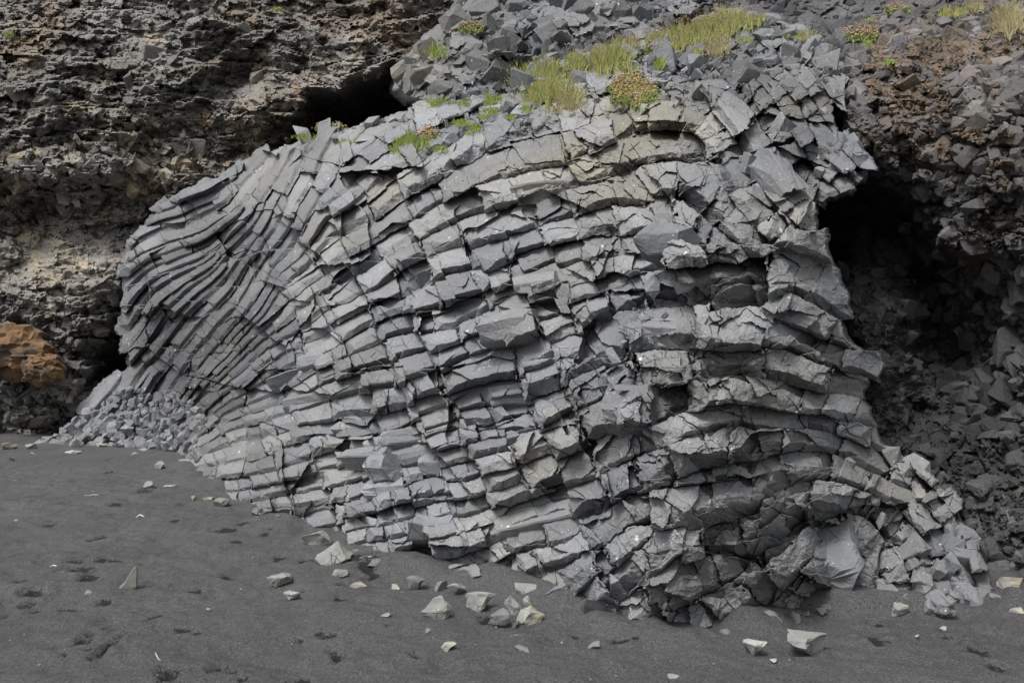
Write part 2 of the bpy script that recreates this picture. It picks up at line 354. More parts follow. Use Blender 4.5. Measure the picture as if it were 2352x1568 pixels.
# ------------------------------------------------------------------ outcrop surface
SIL = [(90,1016),(180,958),(215,905),(290,850),(283,700),(296,560),(345,500),(420,438),(520,408),(600,350),(690,312),(800,296),(900,268),(1000,236),(1130,222),
 (1200,185),(1260,140),(1450,95),(1560,60),(1660,36),(1760,48),(1850,66),(1935,150),(1925,280),(2003,390),(1990,425),(1890,452),(1872,500),(1888,600),(1925,680),(1950,760),(2018,838),
 (1985,900),(2028,1000),(2100,1060),(2180,1130),(2232,1230),(2282,1368),(2200,1402),(1960,1372),(1925,1338),(1880,1405),(1560,1448),(1480,1444),(1250,1376),(1050,1310),(880,1290),(600,1170),(470,1108),(400,1032)]
OUT = Field([(90,1016,12.6),(180,958,12.8),(290,850,12.7),(283,700,12.8),(296,560,12.9),(345,500,12.8),(420,438,12.7),(520,408,12.3),(600,350,12.0),(690,312,11.6),(800,296,11.3),(900,268,11.0),(1000,236,10.9),(1130,222,10.8),
 (1200,185,11.0),(1260,140,11.2),(1450,95,11.0),(1560,60,10.9),(1660,36,10.8),(1760,48,10.2),(1850,66,9.6),(1935,150,8.4),(1925,280,7.4),(2003,390,6.5),(1960,420,6.4),(1890,452,6.1),(1872,500,5.9),(1888,600,5.8),(1925,680,5.75),(1950,760,5.75),(2018,838,6.1),
 (1985,900,5.9),(2028,1000,6.0),(2100,1060,6.0),(2180,1130,5.9),(2232,1230,5.5),(2282,1368,4.95),(2200,1402,4.66),(2100,1398,4.72),(2000,1375,4.85),(1930,1330,5.2),(1880,1400,4.7),(1740,1405,4.6),(1560,1445,4.36),(1480,1440,4.38),(1250,1372,4.9),(1050,1307,5.5),(880,1287,5.75),(700,1205,6.85),(600,1168,7.5),(470,1105,8.95),(400,1032,11.3),(300,1020,12.0),
 (1200,260,9.4),(1000,330,9.1),(1300,330,7.9),(1000,500,8.0),(1000,700,7.1),(1000,900,6.6),(1000,1100,6.15),(800,400,9.9),(700,500,9.7),(700,700,8.9),(700,900,8.1),(700,1100,7.3),(550,500,11.3),(550,700,10.6),(550,900,9.9),(450,500,12.3),(450,620,12.1),(400,800,12.0),(430,900,11.3),(350,700,12.4),(330,900,12.2),
 (880,350,9.7),(1150,450,7.7),(1300,500,7.0),(1300,700,6.2),(1300,900,5.7),(1300,1100,5.35),(1300,1250,5.05),(1500,250,8.0),(1500,350,7.2),(1500,500,6.3),(1500,650,5.7),(1500,800,5.3),(1500,1000,4.9),(1500,1200,4.6),(1700,150,8.6),(1700,300,7.1),(1700,420,6.3),(1700,550,5.5),(1700,750,5.1),(1700,950,4.85),(1700,1150,4.6),(1700,1300,4.5),(1850,300,7.0),(1850,420,6.3),(1850,700,5.35),(1850,950,5.1),(1850,1150,4.9),(1830,1300,4.7),
 (1950,950,5.4),(1950,1100,5.3),(1950,1200,5.4),(2100,1200,5.3),(2150,1300,4.95),(2050,1300,5.0)], -50, -60, 2450, 1500)
def frame(px, py, fld=None):
    fld = fld or OUT; h = 10.
    d = fld(px, py); a = P(px + h, py, fld(px + h, py)) - P(px - h, py, fld(px - h, py)); b = P(px, py + h, fld(px, py + h)) - P(px, py - h, fld(px, py - h))
    n = np.cross(b, a); n /= np.linalg.norm(n, axis=-1)[..., None]
    p = P(px, py, d); v = p - np.array([0, 0, EYE]); sgn = np.sign((n * v).sum(-1)); n = n * np.where(sgn > 0, -1, 1)[..., None]
    v /= np.linalg.norm(v, axis=-1)[..., None]; n = n - v * .55; n /= np.linalg.norm(n, axis=-1)[..., None]
    return p, n
TANB = [(1720,950,260,330,.20),(1650,1300,200,140,.12),(1480,310,160,70,.9),(1400,330,110,60,.6),(1300,400,160,60,.35),(1480,450,130,60,.7),(1340,380,100,30,.5),(880,440,60,40,.55),(800,520,80,50,.3),(1300,610,90,40,.4),(1150,420,160,50,.25),(1200,700,150,70,.18),
 (560,1000,60,70,.35),(470,530,80,60,.25),(620,400,60,90,.3),(740,560,60,60,.3),(1230,1060,60,40,.5),(1860,830,90,80,.35),(1870,480,70,60,.3),(2080,1080,80,60,.4),(2130,1150,80,40,.3),(1780,260,60,40,.5),(1870,250,80,40,.4),
 (1210,1330,50,20,.6),(820,800,40,40,.3),(1030,1050,50,30,.2),(500,640,60,50,.25),(1000,560,60,60,.2),(1550,230,90,40,.3),(800,300,200,30,.15),(1000,90,90,70,.5),(960,160,60,50,.55)]
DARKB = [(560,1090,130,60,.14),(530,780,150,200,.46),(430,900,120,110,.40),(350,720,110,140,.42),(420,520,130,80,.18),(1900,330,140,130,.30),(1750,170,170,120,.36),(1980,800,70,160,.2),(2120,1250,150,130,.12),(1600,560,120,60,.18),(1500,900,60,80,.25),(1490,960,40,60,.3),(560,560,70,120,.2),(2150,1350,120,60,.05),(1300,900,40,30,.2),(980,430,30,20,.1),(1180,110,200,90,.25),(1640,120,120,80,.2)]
def rock_tint(px, py, rs, sd=.11):
    px = np.asarray(px, float); py = np.asarray(py, float)
    t = np.clip(blobs(px, py, TANB) * .95 * (.45 + .9 * rs.rand(*px.shape)), 0, .95)
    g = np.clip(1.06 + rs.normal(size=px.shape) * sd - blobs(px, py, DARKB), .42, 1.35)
    b = np.clip(.0 + .1 * (rs.rand(*px.shape) > .93) * rs.rand(*px.shape), 0, 1)
    return np.stack([t, g, b], -1)

# field of column direction (degrees), row width and block length in photo pixels
DIRS = [(330,560,26,20,230),(450,450,20,22,240),(490,420,12,24,220),(360,600,20,20,160),(450,580,26,20,160),(430,540,20,20,200),
 (310,720,62,32,240),(380,700,56,32,220),(350,800,56,32,200),(310,660,48,26,160),(440,700,46,22,110),
 (540,440,52,22,200),(620,380,60,24,220),(600,520,60,24,200),(690,380,62,28,220),(560,620,52,22,130),(520,720,45,22,120),(480,820,46,20,130),(420,930,52,22,110),(560,820,44,20,160),(620,700,52,22,160),(650,580,54,26,200),
 (750,350,60,30,170),(800,400,52,32,200),(870,350,42,32,150),(780,500,38,32,190),(900,430,36,36,260),(1000,360,30,56,230),(700,640,40,30,170),(850,580,26,34,170),(620,900,24,26,100),(560,980,16,24,62),(500,1080,6,24,52),(560,1110,6,25,56),(640,1160,6,28,66),(480,960,38,24,90),
 (700,780,24,32,125),(700,950,10,34,95),(700,1120,7,33,95),(900,700,15,37,115),(900,900,10,38,105),(900,1080,9,41,105),(950,1240,7,42,120),
 (1100,360,24,64,220),(1150,500,16,52,210),(1100,650,14,52,200),(1150,830,13,46,130),(1100,1000,12,45,120),(1150,1150,15,50,130),(1200,1290,14,52,130),
 (1300,580,15,50,160),(1330,750,20,62,190),(1300,900,16,66,190),(1400,1010,15,62,280),(1330,1150,19,60,160),(1350,1280,22,62,170),
 (1450,850,18,76,260),(1600,740,8,76,280),(1600,850,2,84,300),(1750,780,-14,74,220),(1850,750,-25,62,160),(1900,900,-12,44,130),(1900,1050,-12,46,130),(1750,950,-3,64,240),
 (1650,620,12,64,190),(1800,620,-10,62,170),(1650,1000,10,74,160),(1600,1130,20,96,290),(1750,1080,16,84,220),(1550,1230,26,88,280),(1500,1350,48,84,220),(1650,1230,2,80,240),(1630,1370,26,84,190),(1820,1200,40,92,260),(1850,1330,54,84,220),
 (1300,450,12,46,150),(1450,470,6,62,190),(1400,330,22,72,190),(1550,320,12,74,190),(1650,300,-62,54,120),(1700,400,-64,48,110),(1750,200,-52,46,110),(1850,300,-54,40,100),(1600,170,-40,40,90),(1400,150,10,38,90),(1450,280,15,42,90),(1900,400,-55,46,130),(1800,450,-48,60,130),(1620,510,-50,64,120),
 (2000,1100,-24,50,100),(2100,1150,-34,46,90),(2150,1300,-62,54,110),(2050,1280,-64,60,110),(2200,1230,-78,46,90),(1990,1320,62,62,130),(1150,260,18,50,120),(900,290,30,34,90)]
DF = Field([(x, y, math.cos(2 * math.radians(t)), math.sin(2 * math.radians(t)), W * (1.0 if W < 58 else 1.06) * (.78 if x < 660 and y < 960 else 1), L * .94) for x, y, t, W, L in DIRS], -50, -60, 2450, 1500)
def dirat(x, y):
    g = DF(x, y); t = .5 * math.atan2(g[1], g[0])
    t += (.07 if 600 < x < 1400 and y > 600 else 0) + (.05 if x < 650 else .10) * math.sin(x * .021 + y * .013) + (.02 if x < 650 else .07) * math.sin(y * .037 - x * .017)
    vx, vy = -math.cos(t), math.sin(t)          # towards the free end: left and down
    flip = (x > 1560 and y < 560) or (x > 1740 and y < 1130) or (x > 1960)
    if math.degrees(t) < -30 or flip: 
        if vx < 0: vx, vy = -vx, -vy
    elif vx > 0: vx, vy = -vx, -vy
    return vx, vy, max(14, g[2]), max(50, g[3])
COLPOLY = SIL[:-11] + [(2300,1385),(2204,1416),(1960,1386),(1925,1352),(1880,1420),(1560,1462),(1480,1458),(1250,1390),(1050,1324),(880,1304),(740,1240),(600,1184),(470,1122),(400,1044),(300,1036),(90,1030)]
def streams():
    cell = 24; H = {}
    out = []; rs = random.Random(5)
    mask = {}
    def ok(x, y, dist, own):
        i, j = int(x // cell), int(y // cell); k = int(dist // cell) + 1; d2 = dist * dist
        for a in range(i - k, i + k + 1):
            for b in range(j - k, j + k + 1):
                for (qx, qy, o) in H.get((a, b), ()):
                    if o != own and (qx - x) ** 2 + (qy - y) ** 2 < d2: return False
        return True
    cand = [(rs.uniform(90, 2290), rs.uniform(36, 1460)) for _ in range(26000)]
    inn = inpoly(np.array([c[0] for c in cand]), np.array([c[1] for c in cand]), COLPOLY)
    XS = np.arange(0, 2400, 6); YS = np.arange(0, 1500, 6); gx, gy = np.meshgrid(XS, YS); IM = inpoly(gx, gy, COLPOLY)
    def inside(x, y):
        i, j = int(x // 6), int(y // 6); return 0 <= i < IM.shape[1] and 0 <= j < IM.shape[0] and IM[j, i]
    sid = 0
    for (x, y), q in zip(cand, inn):
        if not q: continue
        W = dirat(x, y)[2]; ws = math.exp(rs.gauss(0, .16)) if W > 25 else 1
        if not ok(x, y, W * 1.02 * ws, -1): continue
        pts = [(x, y)]
        for sg in (1, -1):
            cx, cy = x, y; pv = None; seg = []; own = []
            for _ in range(400):
                vx, vy, W, L = dirat(cx, cy)
                if pv is None: vx, vy = vx * sg, vy * sg
                elif vx * pv[0] + vy * pv[1] < 0: vx, vy = -vx, -vy
                pv = (vx, vy); cx += vx * 6; cy += vy * 6
                if not inside(cx, cy) or not ok(cx, cy, W * .80 * min(ws, 1.12), sid): break
                seg.append((cx, cy))
            if sg == 1: pts = seg[::-1] + pts
            else: pts = pts + seg
        vx, vy, W, L = dirat(*pts[0])
        if len(pts) * 6 < W * .9: continue
        for p in pts: H.setdefault((int(p[0] // cell), int(p[1] // cell)), []).append((p[0], p[1], sid))
        out.append(np.array(pts)); sid += 1
    return out
def column_block(c, W, rise, dive, rs, seed, jag=.35, roll0=0., segs=None):
    """c: (k,2) photo px along the axis from the free end inwards; returns verts, quads, tris"""
    k = len(c); L_px = np.hypot(*(c[-1] - c[0])) + 1; p, n = frame(c[:, 0], c[:, 1]); t = np.gradient(p, axis=0); t /= np.linalg.norm(t, axis=1)[:, None] + 1e-9
    n = n - t * (n * t).sum(1)[:, None]; n /= np.linalg.norm(n, axis=1)[:, None]; b = np.cross(t, n)
    Wm = W / F * p[:, 1]; wm = Wm.mean()
    s = np.linspace(0, 1, k); off = rise + (dive - rise) * s ** 1.15
    cen = p + n * (off * Wm)[:, None] - n * (Wm * .86)[:, None]
    m = rs.choice([4, 5, 5, 6, 6]); ang = (np.arange(m) + rs.uniform(-.2, .2, m)) / m * 2 * math.pi + roll0 + rs.uniform(-.38, .38)
    rad = rs.uniform(.86, 1.12, m); cx = np.sin(ang) * rad; cy = np.cos(ang) * rad
    ring = []
    for i in range(m):
        j = (i + 1) % m
        for f in ((.07, .5, .93) if W < 58 else (.05, .28, .5, .72, .95)): ring.append((cx[i] * (1 - f) + cx[j] * f, cy[i] * (1 - f) + cy[j] * f))
    ring = np.array(ring); q = len(ring)
    bul = rs.uniform(-.06, .08, m).repeat(len(ring) // m) * np.tile([0, 1, 0] if W < 58 else [0, .8, 1, .8, 0], m); ring = ring * (1 + bul)[:, None]
    sc_b = .70 * (1 + .10 * np.sin(s * rs.uniform(2, 6) + rs.uniform(0, 6))); sc_n = .95 * rs.uniform(.85, 1.15) * (1 + .12 * np.sin(s * rs.uniform(2, 6) + rs.uniform(0, 6)))
    tw = rs.uniform(-.25, .25) * s; ct, st = np.cos(tw), np.sin(tw)
    X = (ring[None, :, 0] * ct[:, None] - ring[None, :, 1] * st[:, None]) * sc_b[:, None]; Y = (ring[None, :, 0] * st[:, None] + ring[None, :, 1] * ct[:, None]) * (sc_n + 0 * s)[:, None]
    V = cen[:, None] + (b[:, None] * X[..., None] + n[:, None] * Y[..., None]) * Wm[:, None, None]
    # broken, slanted free end
    sx, sy = rs.normal(0, jag * .7), rs.normal(-.08, .22)
    end = (sx * X[0] + sy * Y[0] + .06 * rs.normal(size=q)) * wm
    fall = np.clip(1 - s * L_px / (W * .9), 0, 1)
    V = V + t[0] * (end[None] * fall[:, None])[..., None]
    rings = [V[0]]; 
    c0 = V[0].mean(0); V1 = c0 + (V[0] - c0) * .55 + t[0] * (rs.uniform(-.10, .10) + .04 * rs.normal(size=(q, 1))) * wm; c1 = c0 + t[0] * rs.uniform(-.12, .12) * wm
    body = V.reshape(-1, 3); allv = np.concatenate([body, V1, c1[None], V[-1].mean(0)[None]])
    # knock corners off with a few planes
    ctr = body.mean(0); big = W > 58; ext = np.abs((body - ctr) @ t[k // 2]).max()
    for _ in range(rs.randint(1, 4) + (4 if big else 0)):
        d = n[k // 2] * rs.uniform(.1, 1) + b[k // 2] * rs.normal() * .8 + t[k // 2] * rs.uniform(-.5, .12); d /= np.linalg.norm(d)
        h = (allv - ctr) @ d; lim = h.max() * rs.uniform(.8, .97); allv = allv - d * np.maximum(h - lim, 0)[:, None]
    fr = 1 / wm
    allv = allv + np.stack([vnoise(allv * fr * .55 + 31, 5), vnoise(allv * fr * .55 + 57, 6), vnoise(allv * fr * .55 + 11, 7)], 1) * wm * (.15 if big else .085)
    allv = allv + np.stack([vnoise(allv * fr * 2.1 + 3, 8), vnoise(allv * fr * 2.1 + 5, 9), vnoise(allv * fr * 2.1 + 1, 10)], 1) * wm * .035
    i = np.arange(k * q).reshape(k, q); j = np.roll(i, -1, 1)
    Q = np.stack([i[:-1].ravel(), i[1:].ravel(), j[1:].ravel(), j[:-1].ravel()], 1)
    a0 = k * q; r1 = a0 + np.arange(q); Q2 = np.stack([i[0], j[0], np.roll(r1, -1), r1], 1)
    T = [np.stack([r1, np.roll(r1, -1), np.full(q, a0 + q)], 1), np.stack([i[-1], np.full(q, a0 + q + 1), j[-1]], 1)]
    return allv, np.concatenate([Q, Q2]), np.concatenate(T)
outcrop = empty('basalt_outcrop', (0, 0, 0))
tag(outcrop, 'big grey basalt outcrop of stacked slanting columns rising from the black sand', 'rock outcrop')
JUMBLE = [(560,500,90,200,.4),(450,800,130,150,.4),(1150,420,250,90,.3),(1850,560,80,120,.4),(1600,330,110,120,.7),(1420,420,150,130,.8),(1300,560,80,60,.3),(1500,920,80,110,.55),(1600,560,90,70,.7),(1700,200,260,90,.8),(1850,300,110,130,.6),(1350,150,420,70,.6),(2100,1200,150,150,.8),(1960,850,70,160,.7),(450,950,90,60,.4),(560,650,60,90,.3),(1000,290,260,40,.4),(1750,1000,160,140,.12),(1700,1250,200,150,.08)]
def build_columns():
    rs = np.random.RandomState(3); ST = streams()
    # --- cut every row into blocks
    cuts = []; par = []; BIG = 1e5; SX = []; SY = []; SU = []; SI = []; TX = []; TY = []
    for sid, st in enumerate(ST):
        n = len(st); i = 0; rowph = rs.uniform(-.07, .07)
        t = np.gradient(st, axis=0); t /= np.linalg.norm(t, axis=1)[:, None] + 1e-9
        jm = lambda m_: float(np.clip(blobs(np.array(m_[0]), np.array(m_[1]), JUMBLE), 0, 1)); f = np.arange(0, n - 1 + 1e-6, 1 / 3.); k = np.arange(n)
        SX.append(np.interp(f, k, st[:, 0])); SY.append(np.interp(f, k, st[:, 1])); SU.append(f * 6); SI.append(np.full(len(f), sid)); TX.append(np.interp(f, k, t[:, 0])); TY.append(np.interp(f, k, t[:, 1]))
        while i < n - 1:
            x, y = st[i]; vx, vy, W, L = dirat(x, y)
            jv = jm(st[i]); want = L * (.74 if W < 58 else .60) * (1 - .35 * jv) * math.exp(rs.normal() * .42) / 6
            lo, hi = int(i + want * .5), int(i + want * 1.6); j = i + max(2, int(want))
            if x > 560 and y > 480 and x < 1500:
                for q in range(max(lo, i + 2), min(hi, n - 1)):
                    g0 = (st[q, 0] - .42 * st[q, 1]) / 92 + rowph; g1 = (st[q + 1, 0] - .42 * st[q + 1, 1]) / 92 + rowph
                    if math.floor(g0) != math.floor(g1): j = q; break
            if n - j < .4 * L / 6: j = n - 1
            j = min(j, n - 1); mid = st[(i + j) // 2]; W = dirat(*mid)[2]
            a, b = float(math.floor((mid[0] - .42 * mid[1]) / 92 + rowph)), mid[1] // 170
            stp = (1.35 if W < 58 and mid[1] > 620 and 560 < mid[0] < 1500 else .8) * (hsh(int(a), int(b), 3, 4) - .5) + .35 * float(n2(np.array(mid[0]), np.array(mid[1]), 110., 2, 8))
            Lb = max(j - i, 2) * 6.
            tilt = min(.48 * Lb / W, 1.35) if W >= 25 else .55
            off = stp + rs.normal() * (.34 + .2 * jv) - (.6 if rs.rand() < .07 else 0)
            cuts.append(sid * BIG + (i * 6 if i else -BIG / 4))
            par.append((i * 6., Lb, W, off + tilt * .5, tilt, rs.uniform(.75, 1.4), rs.uniform(1.2, 3.2), rs.uniform(.45, .95), rs.uniform(.45, .56), rs.uniform(-.16, .16), rs.uniform(-.25, .25),
                        rs.uniform(.7, 2.), rs.uniform(.05, .35), rs.uniform(-.35, .35), mid[0], mid[1], rs.rand(), rs.rand()))
            i = j
    cuts = np.array(cuts); par = np.array(par); SX, SY, SU, SI, TX, TY = (np.concatenate(q) for q in (SX, SY, SU, SI, TX, TY))
    print('rows', len(ST), 'blocks', len(par))
    # --- nearest row sample for every lattice point (jump flooding)
    st_ = 1.6; X0, Y0, X1, Y1 = 60, 10, 2330, 1480
    gx, gy = np.meshgrid(np.arange(X0, X1, st_), np.arange(Y0, Y1, st_)); H, Wd = gx.shape
    idx = -np.ones((H, Wd), np.int32); idx[np.clip(((SY - Y0) / st_).round().astype(int), 0, H - 1), np.clip(((SX - X0) / st_).round().astype(int), 0, Wd - 1)] = np.arange(len(SX))
    def d2(ix): return np.where(ix >= 0, (SX[ix] - gx) ** 2 + (SY[ix] - gy) ** 2, 1e12)
    best = d2(idx); k = 128
    for k in (128, 64, 32, 16, 8, 4, 2, 1, 1):
        for a in (-k, 0, k):
            for b in (-k, 0, k):
                if a == b == 0: continue
                sh = -np.ones_like(idx); sh[max(0, a):H + min(0, a), max(0, b):Wd + min(0, b)] = idx[max(0, -a):H + min(0, -a), max(0, -b):Wd + min(0, -b)]
                dd = d2(sh); m = dd < best; best[m] = dd[m]; idx[m] = sh[m]
    # --- ragged look-up
    Wf = DF(gx, gy)[..., 2]; am = np.clip(Wf * .085, 1.2, 7)
    ql = lambda s_, sc: n2(gx, gy, sc, 3, s_)
    wx = gx + 9 * n2(gx, gy, 120, 2, 97) + am * 1.1 * ql(101, 42) + am * .5 * ql(103, 11); wy = gy + 9 * n2(gx, gy, 110, 2, 98) + am * 1.2 * ql(105, 36) + am * .45 * ql(107, 10)
    fy = gy + 22 * ql(181, 80); fx = gx + 16 * ql(183, 70); band = np.floor(fy / 150 + .12 * (fx / 300)).astype(np.int64)
    Q = (gx - .42 * gy) / 92 + .22 * ql(171, 70) + .05 * ql(173, 14) + .45 * (hsh(band, band * 0, band * 0, 61) - .5); Q2 = (gx + .25 * gy) / 165 + .30 * ql(175, 90) + .8 * hsh(band, band * 0, band * 0, 62); Q3 = (gx - .7 * gy) / 150 + .3 * ql(177, 80) + .8 * hsh(band, band * 0, band * 0, 63)
    ra = lambda t: np.clip(t / 110, 0, 1); mA = ra(fx - 560) * ra(fy - 500) * ra(1500 - fx); mB = ra(fx - 1490) * ra(fy - 560) * ra(1900 - fx); mC = ra(fx - 640) * ra(1450 - fx) * ra(490 - fy) * ra(fy - 260)
    fz = np.where(mA > 0, np.floor(Q), np.where(mB > 0, 900 + np.floor(Q2), 2000 + np.floor(Q3))).astype(np.int64); mm = np.maximum(np.maximum(mA, mB), mC); fb_ = band
    shf = (hsh(fz, fb_, fb_ * 0, 66) - .5) * mm * .55 * Wf; wy = wy + shf
    ii = np.clip(((wy - Y0) / st_).round().astype(int), 0, H - 1); jj = np.clip(((wx - X0) / st_).round().astype(int), 0, Wd - 1)
    si = idx[ii, jj]; tx, ty = TX[si], TY[si]; dx, dy = wx - SX[si], wy - SY[si]
    u = SU[si] + dx * tx + dy * ty; nx, ny = -ty, tx; sg = np.where(ny < 0, -1, 1); v = (dx * nx + dy * ny) * sg
    uj = u + Wf * (.13 * ql(111, 14) + .10 * ql(113, 5))
    uj = uj + (par[np.searchsorted(cuts, SI[si] * BIG + u, side='right') - 1][..., 13]) * v
    seg = np.searchsorted(cuts, SI[si] * BIG + uj, side='right') - 1; seg = np.clip(seg, 0, len(par) - 1)
    p = par[seg]; W = p[..., 2]; vv = v / W - p[..., 9] * 0; uu = (u - p[..., 0]) / W; ul = p[..., 1] / W
    z = np.minimum(p[..., 5] * (vv + p[..., 8]) + .06, p[..., 6] * (p[..., 8] - vv) + .04); z = np.minimum(z, p[..., 7] + .25 * p[..., 10] * (uu / ul - .5) + p[..., 9] * vv)
    z = np.minimum(z, p[..., 11] * uu + p[..., 12]); z = np.maximum(z, -.25)
    J = np.clip(blobs(gx, gy, JUMBLE), 0, 1)
    rough = .05 + .05 * (W > 58)
    fb = facet(wx, wy, 58, 42, 1.7, 131, .3); fs = facet(wx, wy, 15, 12, 1.4, 132, -.2); big = np.clip((W - 50) / 30, 0, 1)
    fl = facet(wx + 10 * ql(117, 30), wy, 88, 58, 1.4, 134, .25)
    off = .30 * (hsh(fz, fb_, fb_ * 0, 68) - .5) * mm + p[..., 3] - p[..., 4] * (uu / ul) + z + (.36 * J + .04 * big) * fb[0] * np.clip(44 / W, .5, 1.4) + (.045 * J + .022) * fs[0] + big * .30 * fl[0] + rough * ql(121, 30) + .018 * ql(123, 7)
    # --- open joints between blocks, hairline cracks within them
    g = np.zeros((H, Wd)); key = seg
    for a, b in ((0, 1), (1, 0)):
        e_ = np.zeros((H, Wd), bool); 
        if a: df = key[1:] != key[:-1]; e_[1:] |= df; e_[:-1] |= df
        else: df = key[:, 1:] != key[:, :-1]; e_[:, 1:] |= df; e_[:, :-1] |= df
        g = np.maximum(g, e_)
    op = np.clip(.02 + 1.6 * ql(141, 46), .0, 1.); gb = g * (.02 + op * .20)
    ck = .3 * np.clip(1 - fb[2] / .025, 0, 1) * np.clip(J * 1.2 - .2, 0, 1) + np.clip(1 - fl[2] / .014, 0, 1) * big * (ql(143, 80) > .05)
    off = off - gb - .10 * np.clip(ck, 0, 1)
    mac = .17 * facet(wx + 20 * ql(191, 60), wy + 16 * ql(193, 50), 190, 120, 1.5, 194, .35)[0] + .10 * facet(wx, wy, 95, 60, 1.4, 195, -.25)[0]
    D = OUT(gx, gy); mac = mac * np.clip(D / 7, .75, 1.5); D = D - (off - .25) * W / F * D - mac
    # --- outline with a ragged rim folded away behind
    pd = np.full(gx.shape, 1e9)
    for i in range(len(COLPOLY)):
        ax, ay = COLPOLY[i - 1]; bx, by = COLPOLY[i]; L2 = (bx - ax) ** 2 + (by - ay) ** 2 + 1e-9
        t = np.clip(((gx - ax) * (bx - ax) + (gy - ay) * (by - ay)) / L2, 0, 1); pd = np.minimum(pd, np.hypot(gx - ax - t * (bx - ax), gy - ay - t * (by - ay)))
    D = D + mac * (1 - np.clip(pd / 90, .2, 1)) * (gy > 700)
    ins = inpoly(gx, gy, COLPOLY); sdist = np.where(ins, -pd, pd) + 10 * ql(151, 26) + 3 * ql(153, 9) + np.where((gx < 760) & (gy < 1000), 1.5, .75) * Wf * (par[seg][..., 16] - .55)
    out = np.clip(sdist, 0, None); keep = out < 9; D = D + (out / 9) ** 1.2 * 2.4
    V = P(gx, gy, D).reshape(-1, 3)
    tan = np.clip(blobs(gx, gy, TANB) * .9 * (.35 + p[..., 16] * 1.1) + .10 * np.clip(p[..., 17] - .62, 0, 1) * 2 + .12 * np.clip(ql(161, 50) * 2, 0, 1), 0, .95)
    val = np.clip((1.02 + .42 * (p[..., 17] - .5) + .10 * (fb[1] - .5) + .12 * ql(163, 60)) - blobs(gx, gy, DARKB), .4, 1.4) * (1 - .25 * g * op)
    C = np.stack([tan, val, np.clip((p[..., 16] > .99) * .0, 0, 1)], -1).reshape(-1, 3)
    fq = grid_faces(H, Wd); kk = keep.ravel(); fq = fq[kk[fq].all(1)]
    fseg = seg.ravel()[fq[:, 0]]; vis = np.bincount(seg[keep & (out <= 0)].ravel(), minlength=len(par)); top = set(np.argsort(-vis)[:100].tolist())
    istop = np.isin(fseg, list(top))
    def make(name, f):
        us = np.unique(f); mp = np.zeros(len(V), np.int32); mp[us] = np.arange(len(us)); return mesh_obj(name, V[us], [mp[f]], BASALT, outcrop, C[us])
    tag(make('broken_columns', fq[~istop]), kind='stuff')
    ft = fq[istop]; sgt = fseg[istop]; o_ = np.argsort(sgt, kind='stable'); ft = ft[o_]; sgt = sgt[o_]
    for part in np.split(ft, np.nonzero(np.diff(sgt))[0] + 1): make('column', part)
    rs2 = np.random.RandomState(8); ac = Acc(); nb = 0
    for q in par:
        a_, Lb, W_, of, tl = q[:5]; 
        if W_ < 26 or rs2.rand() > .15: continue
        x_, y_ = q[14], q[15]; c = []; 
        for sgn in (1, -1):
            cx, cy = x_, y_; pv = None; seg_ = []
            for _ in range(int(Lb * .5 / 6)):
                vx, vy, _w, _l = dirat(cx, cy)
                if pv is None: vx, vy = vx * sgn, vy * sgn
                elif vx * pv[0] + vy * pv[1] < 0: vx, vy = -vx, -vy
                pv = (vx, vy); cx += vx * 6; cy += vy * 6; seg_.append((cx, cy))
            c = seg_[::-1] + [(x_, y_)] if sgn == 1 else c + seg_
        c = np.array(c)
        if len(c) < 3 or not inpoly(c[:, 0], c[:, 1], SIL).all(): continue
        k_ = int(np.clip(len(c) * 6 / (W_ * (.5 if W_ < 58 else .22)), 4, 18)); idx_ = np.linspace(0, len(c) - 1, k_)
        c = np.stack([np.interp(idx_, np.arange(len(c)), c[:, 0]), np.interp(idx_, np.arange(len(c)), c[:, 1])], 1)
        vv_, q_, t_ = column_block(c, W_ * rs2.uniform(.95, 1.2), of + rs2.uniform(-.02, .22), of - tl * .8, rs2, nb, jag=.3)
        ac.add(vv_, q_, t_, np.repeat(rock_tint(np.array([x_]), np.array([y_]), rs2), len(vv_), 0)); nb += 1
    print('proud', nb); tag(ac.obj('proud_columns', BASALT, outcrop), kind='stuff')
build_columns()

def skirted(name, poly, fld, relief, m, tintf, step, back, parent=None, edge=30, inset=20):
    """a face of rock over the outline `poly` (photo px) at the field's depth, its rim folded away to the back"""
    xs = np.arange(min(p[0] for p in poly) - edge, max(p[0] for p in poly) + edge, step); ys = np.arange(min(p[1] for p in poly) - edge, max(p[1] for p in poly) + edge, step)
    x, y = np.meshgrid(xs, ys); ins = inpoly(x, y, poly)
    # distance outside the outline
    pd = np.full(x.shape, 1e9); pp = poly
    for i in range(len(pp)):
        ax, ay = pp[i - 1]; bx, by = pp[i]; L2 = (bx - ax) ** 2 + (by - ay) ** 2 + 1e-9
        t = np.clip(((x - ax) * (bx - ax) + (y - ay) * (by - ay)) / L2, 0, 1); pd = np.minimum(pd, np.hypot(x - ax - t * (bx - ax), y - ay - t * (by - ay)))
    outd = np.clip(np.where(ins, -pd, pd) + inset, 0, None); keep = outd < edge
    d = fld(x, y) + relief(x, y) + (outd / edge) ** 1.5 * back 
    pxs = x.copy(); V = P(pxs, y, d).reshape(-1, 3)
    k = keep.ravel(); f = grid_faces(*x.shape); f = f[k[f].all(1)]
    used = np.unique(f); mp = -np.ones(len(V), int); mp[used] = np.arange(len(used))
    T = tintf(x, y).reshape(-1, 3)[used]
    return mesh_obj(name, V[used], [mp[f]], m, parent, T)
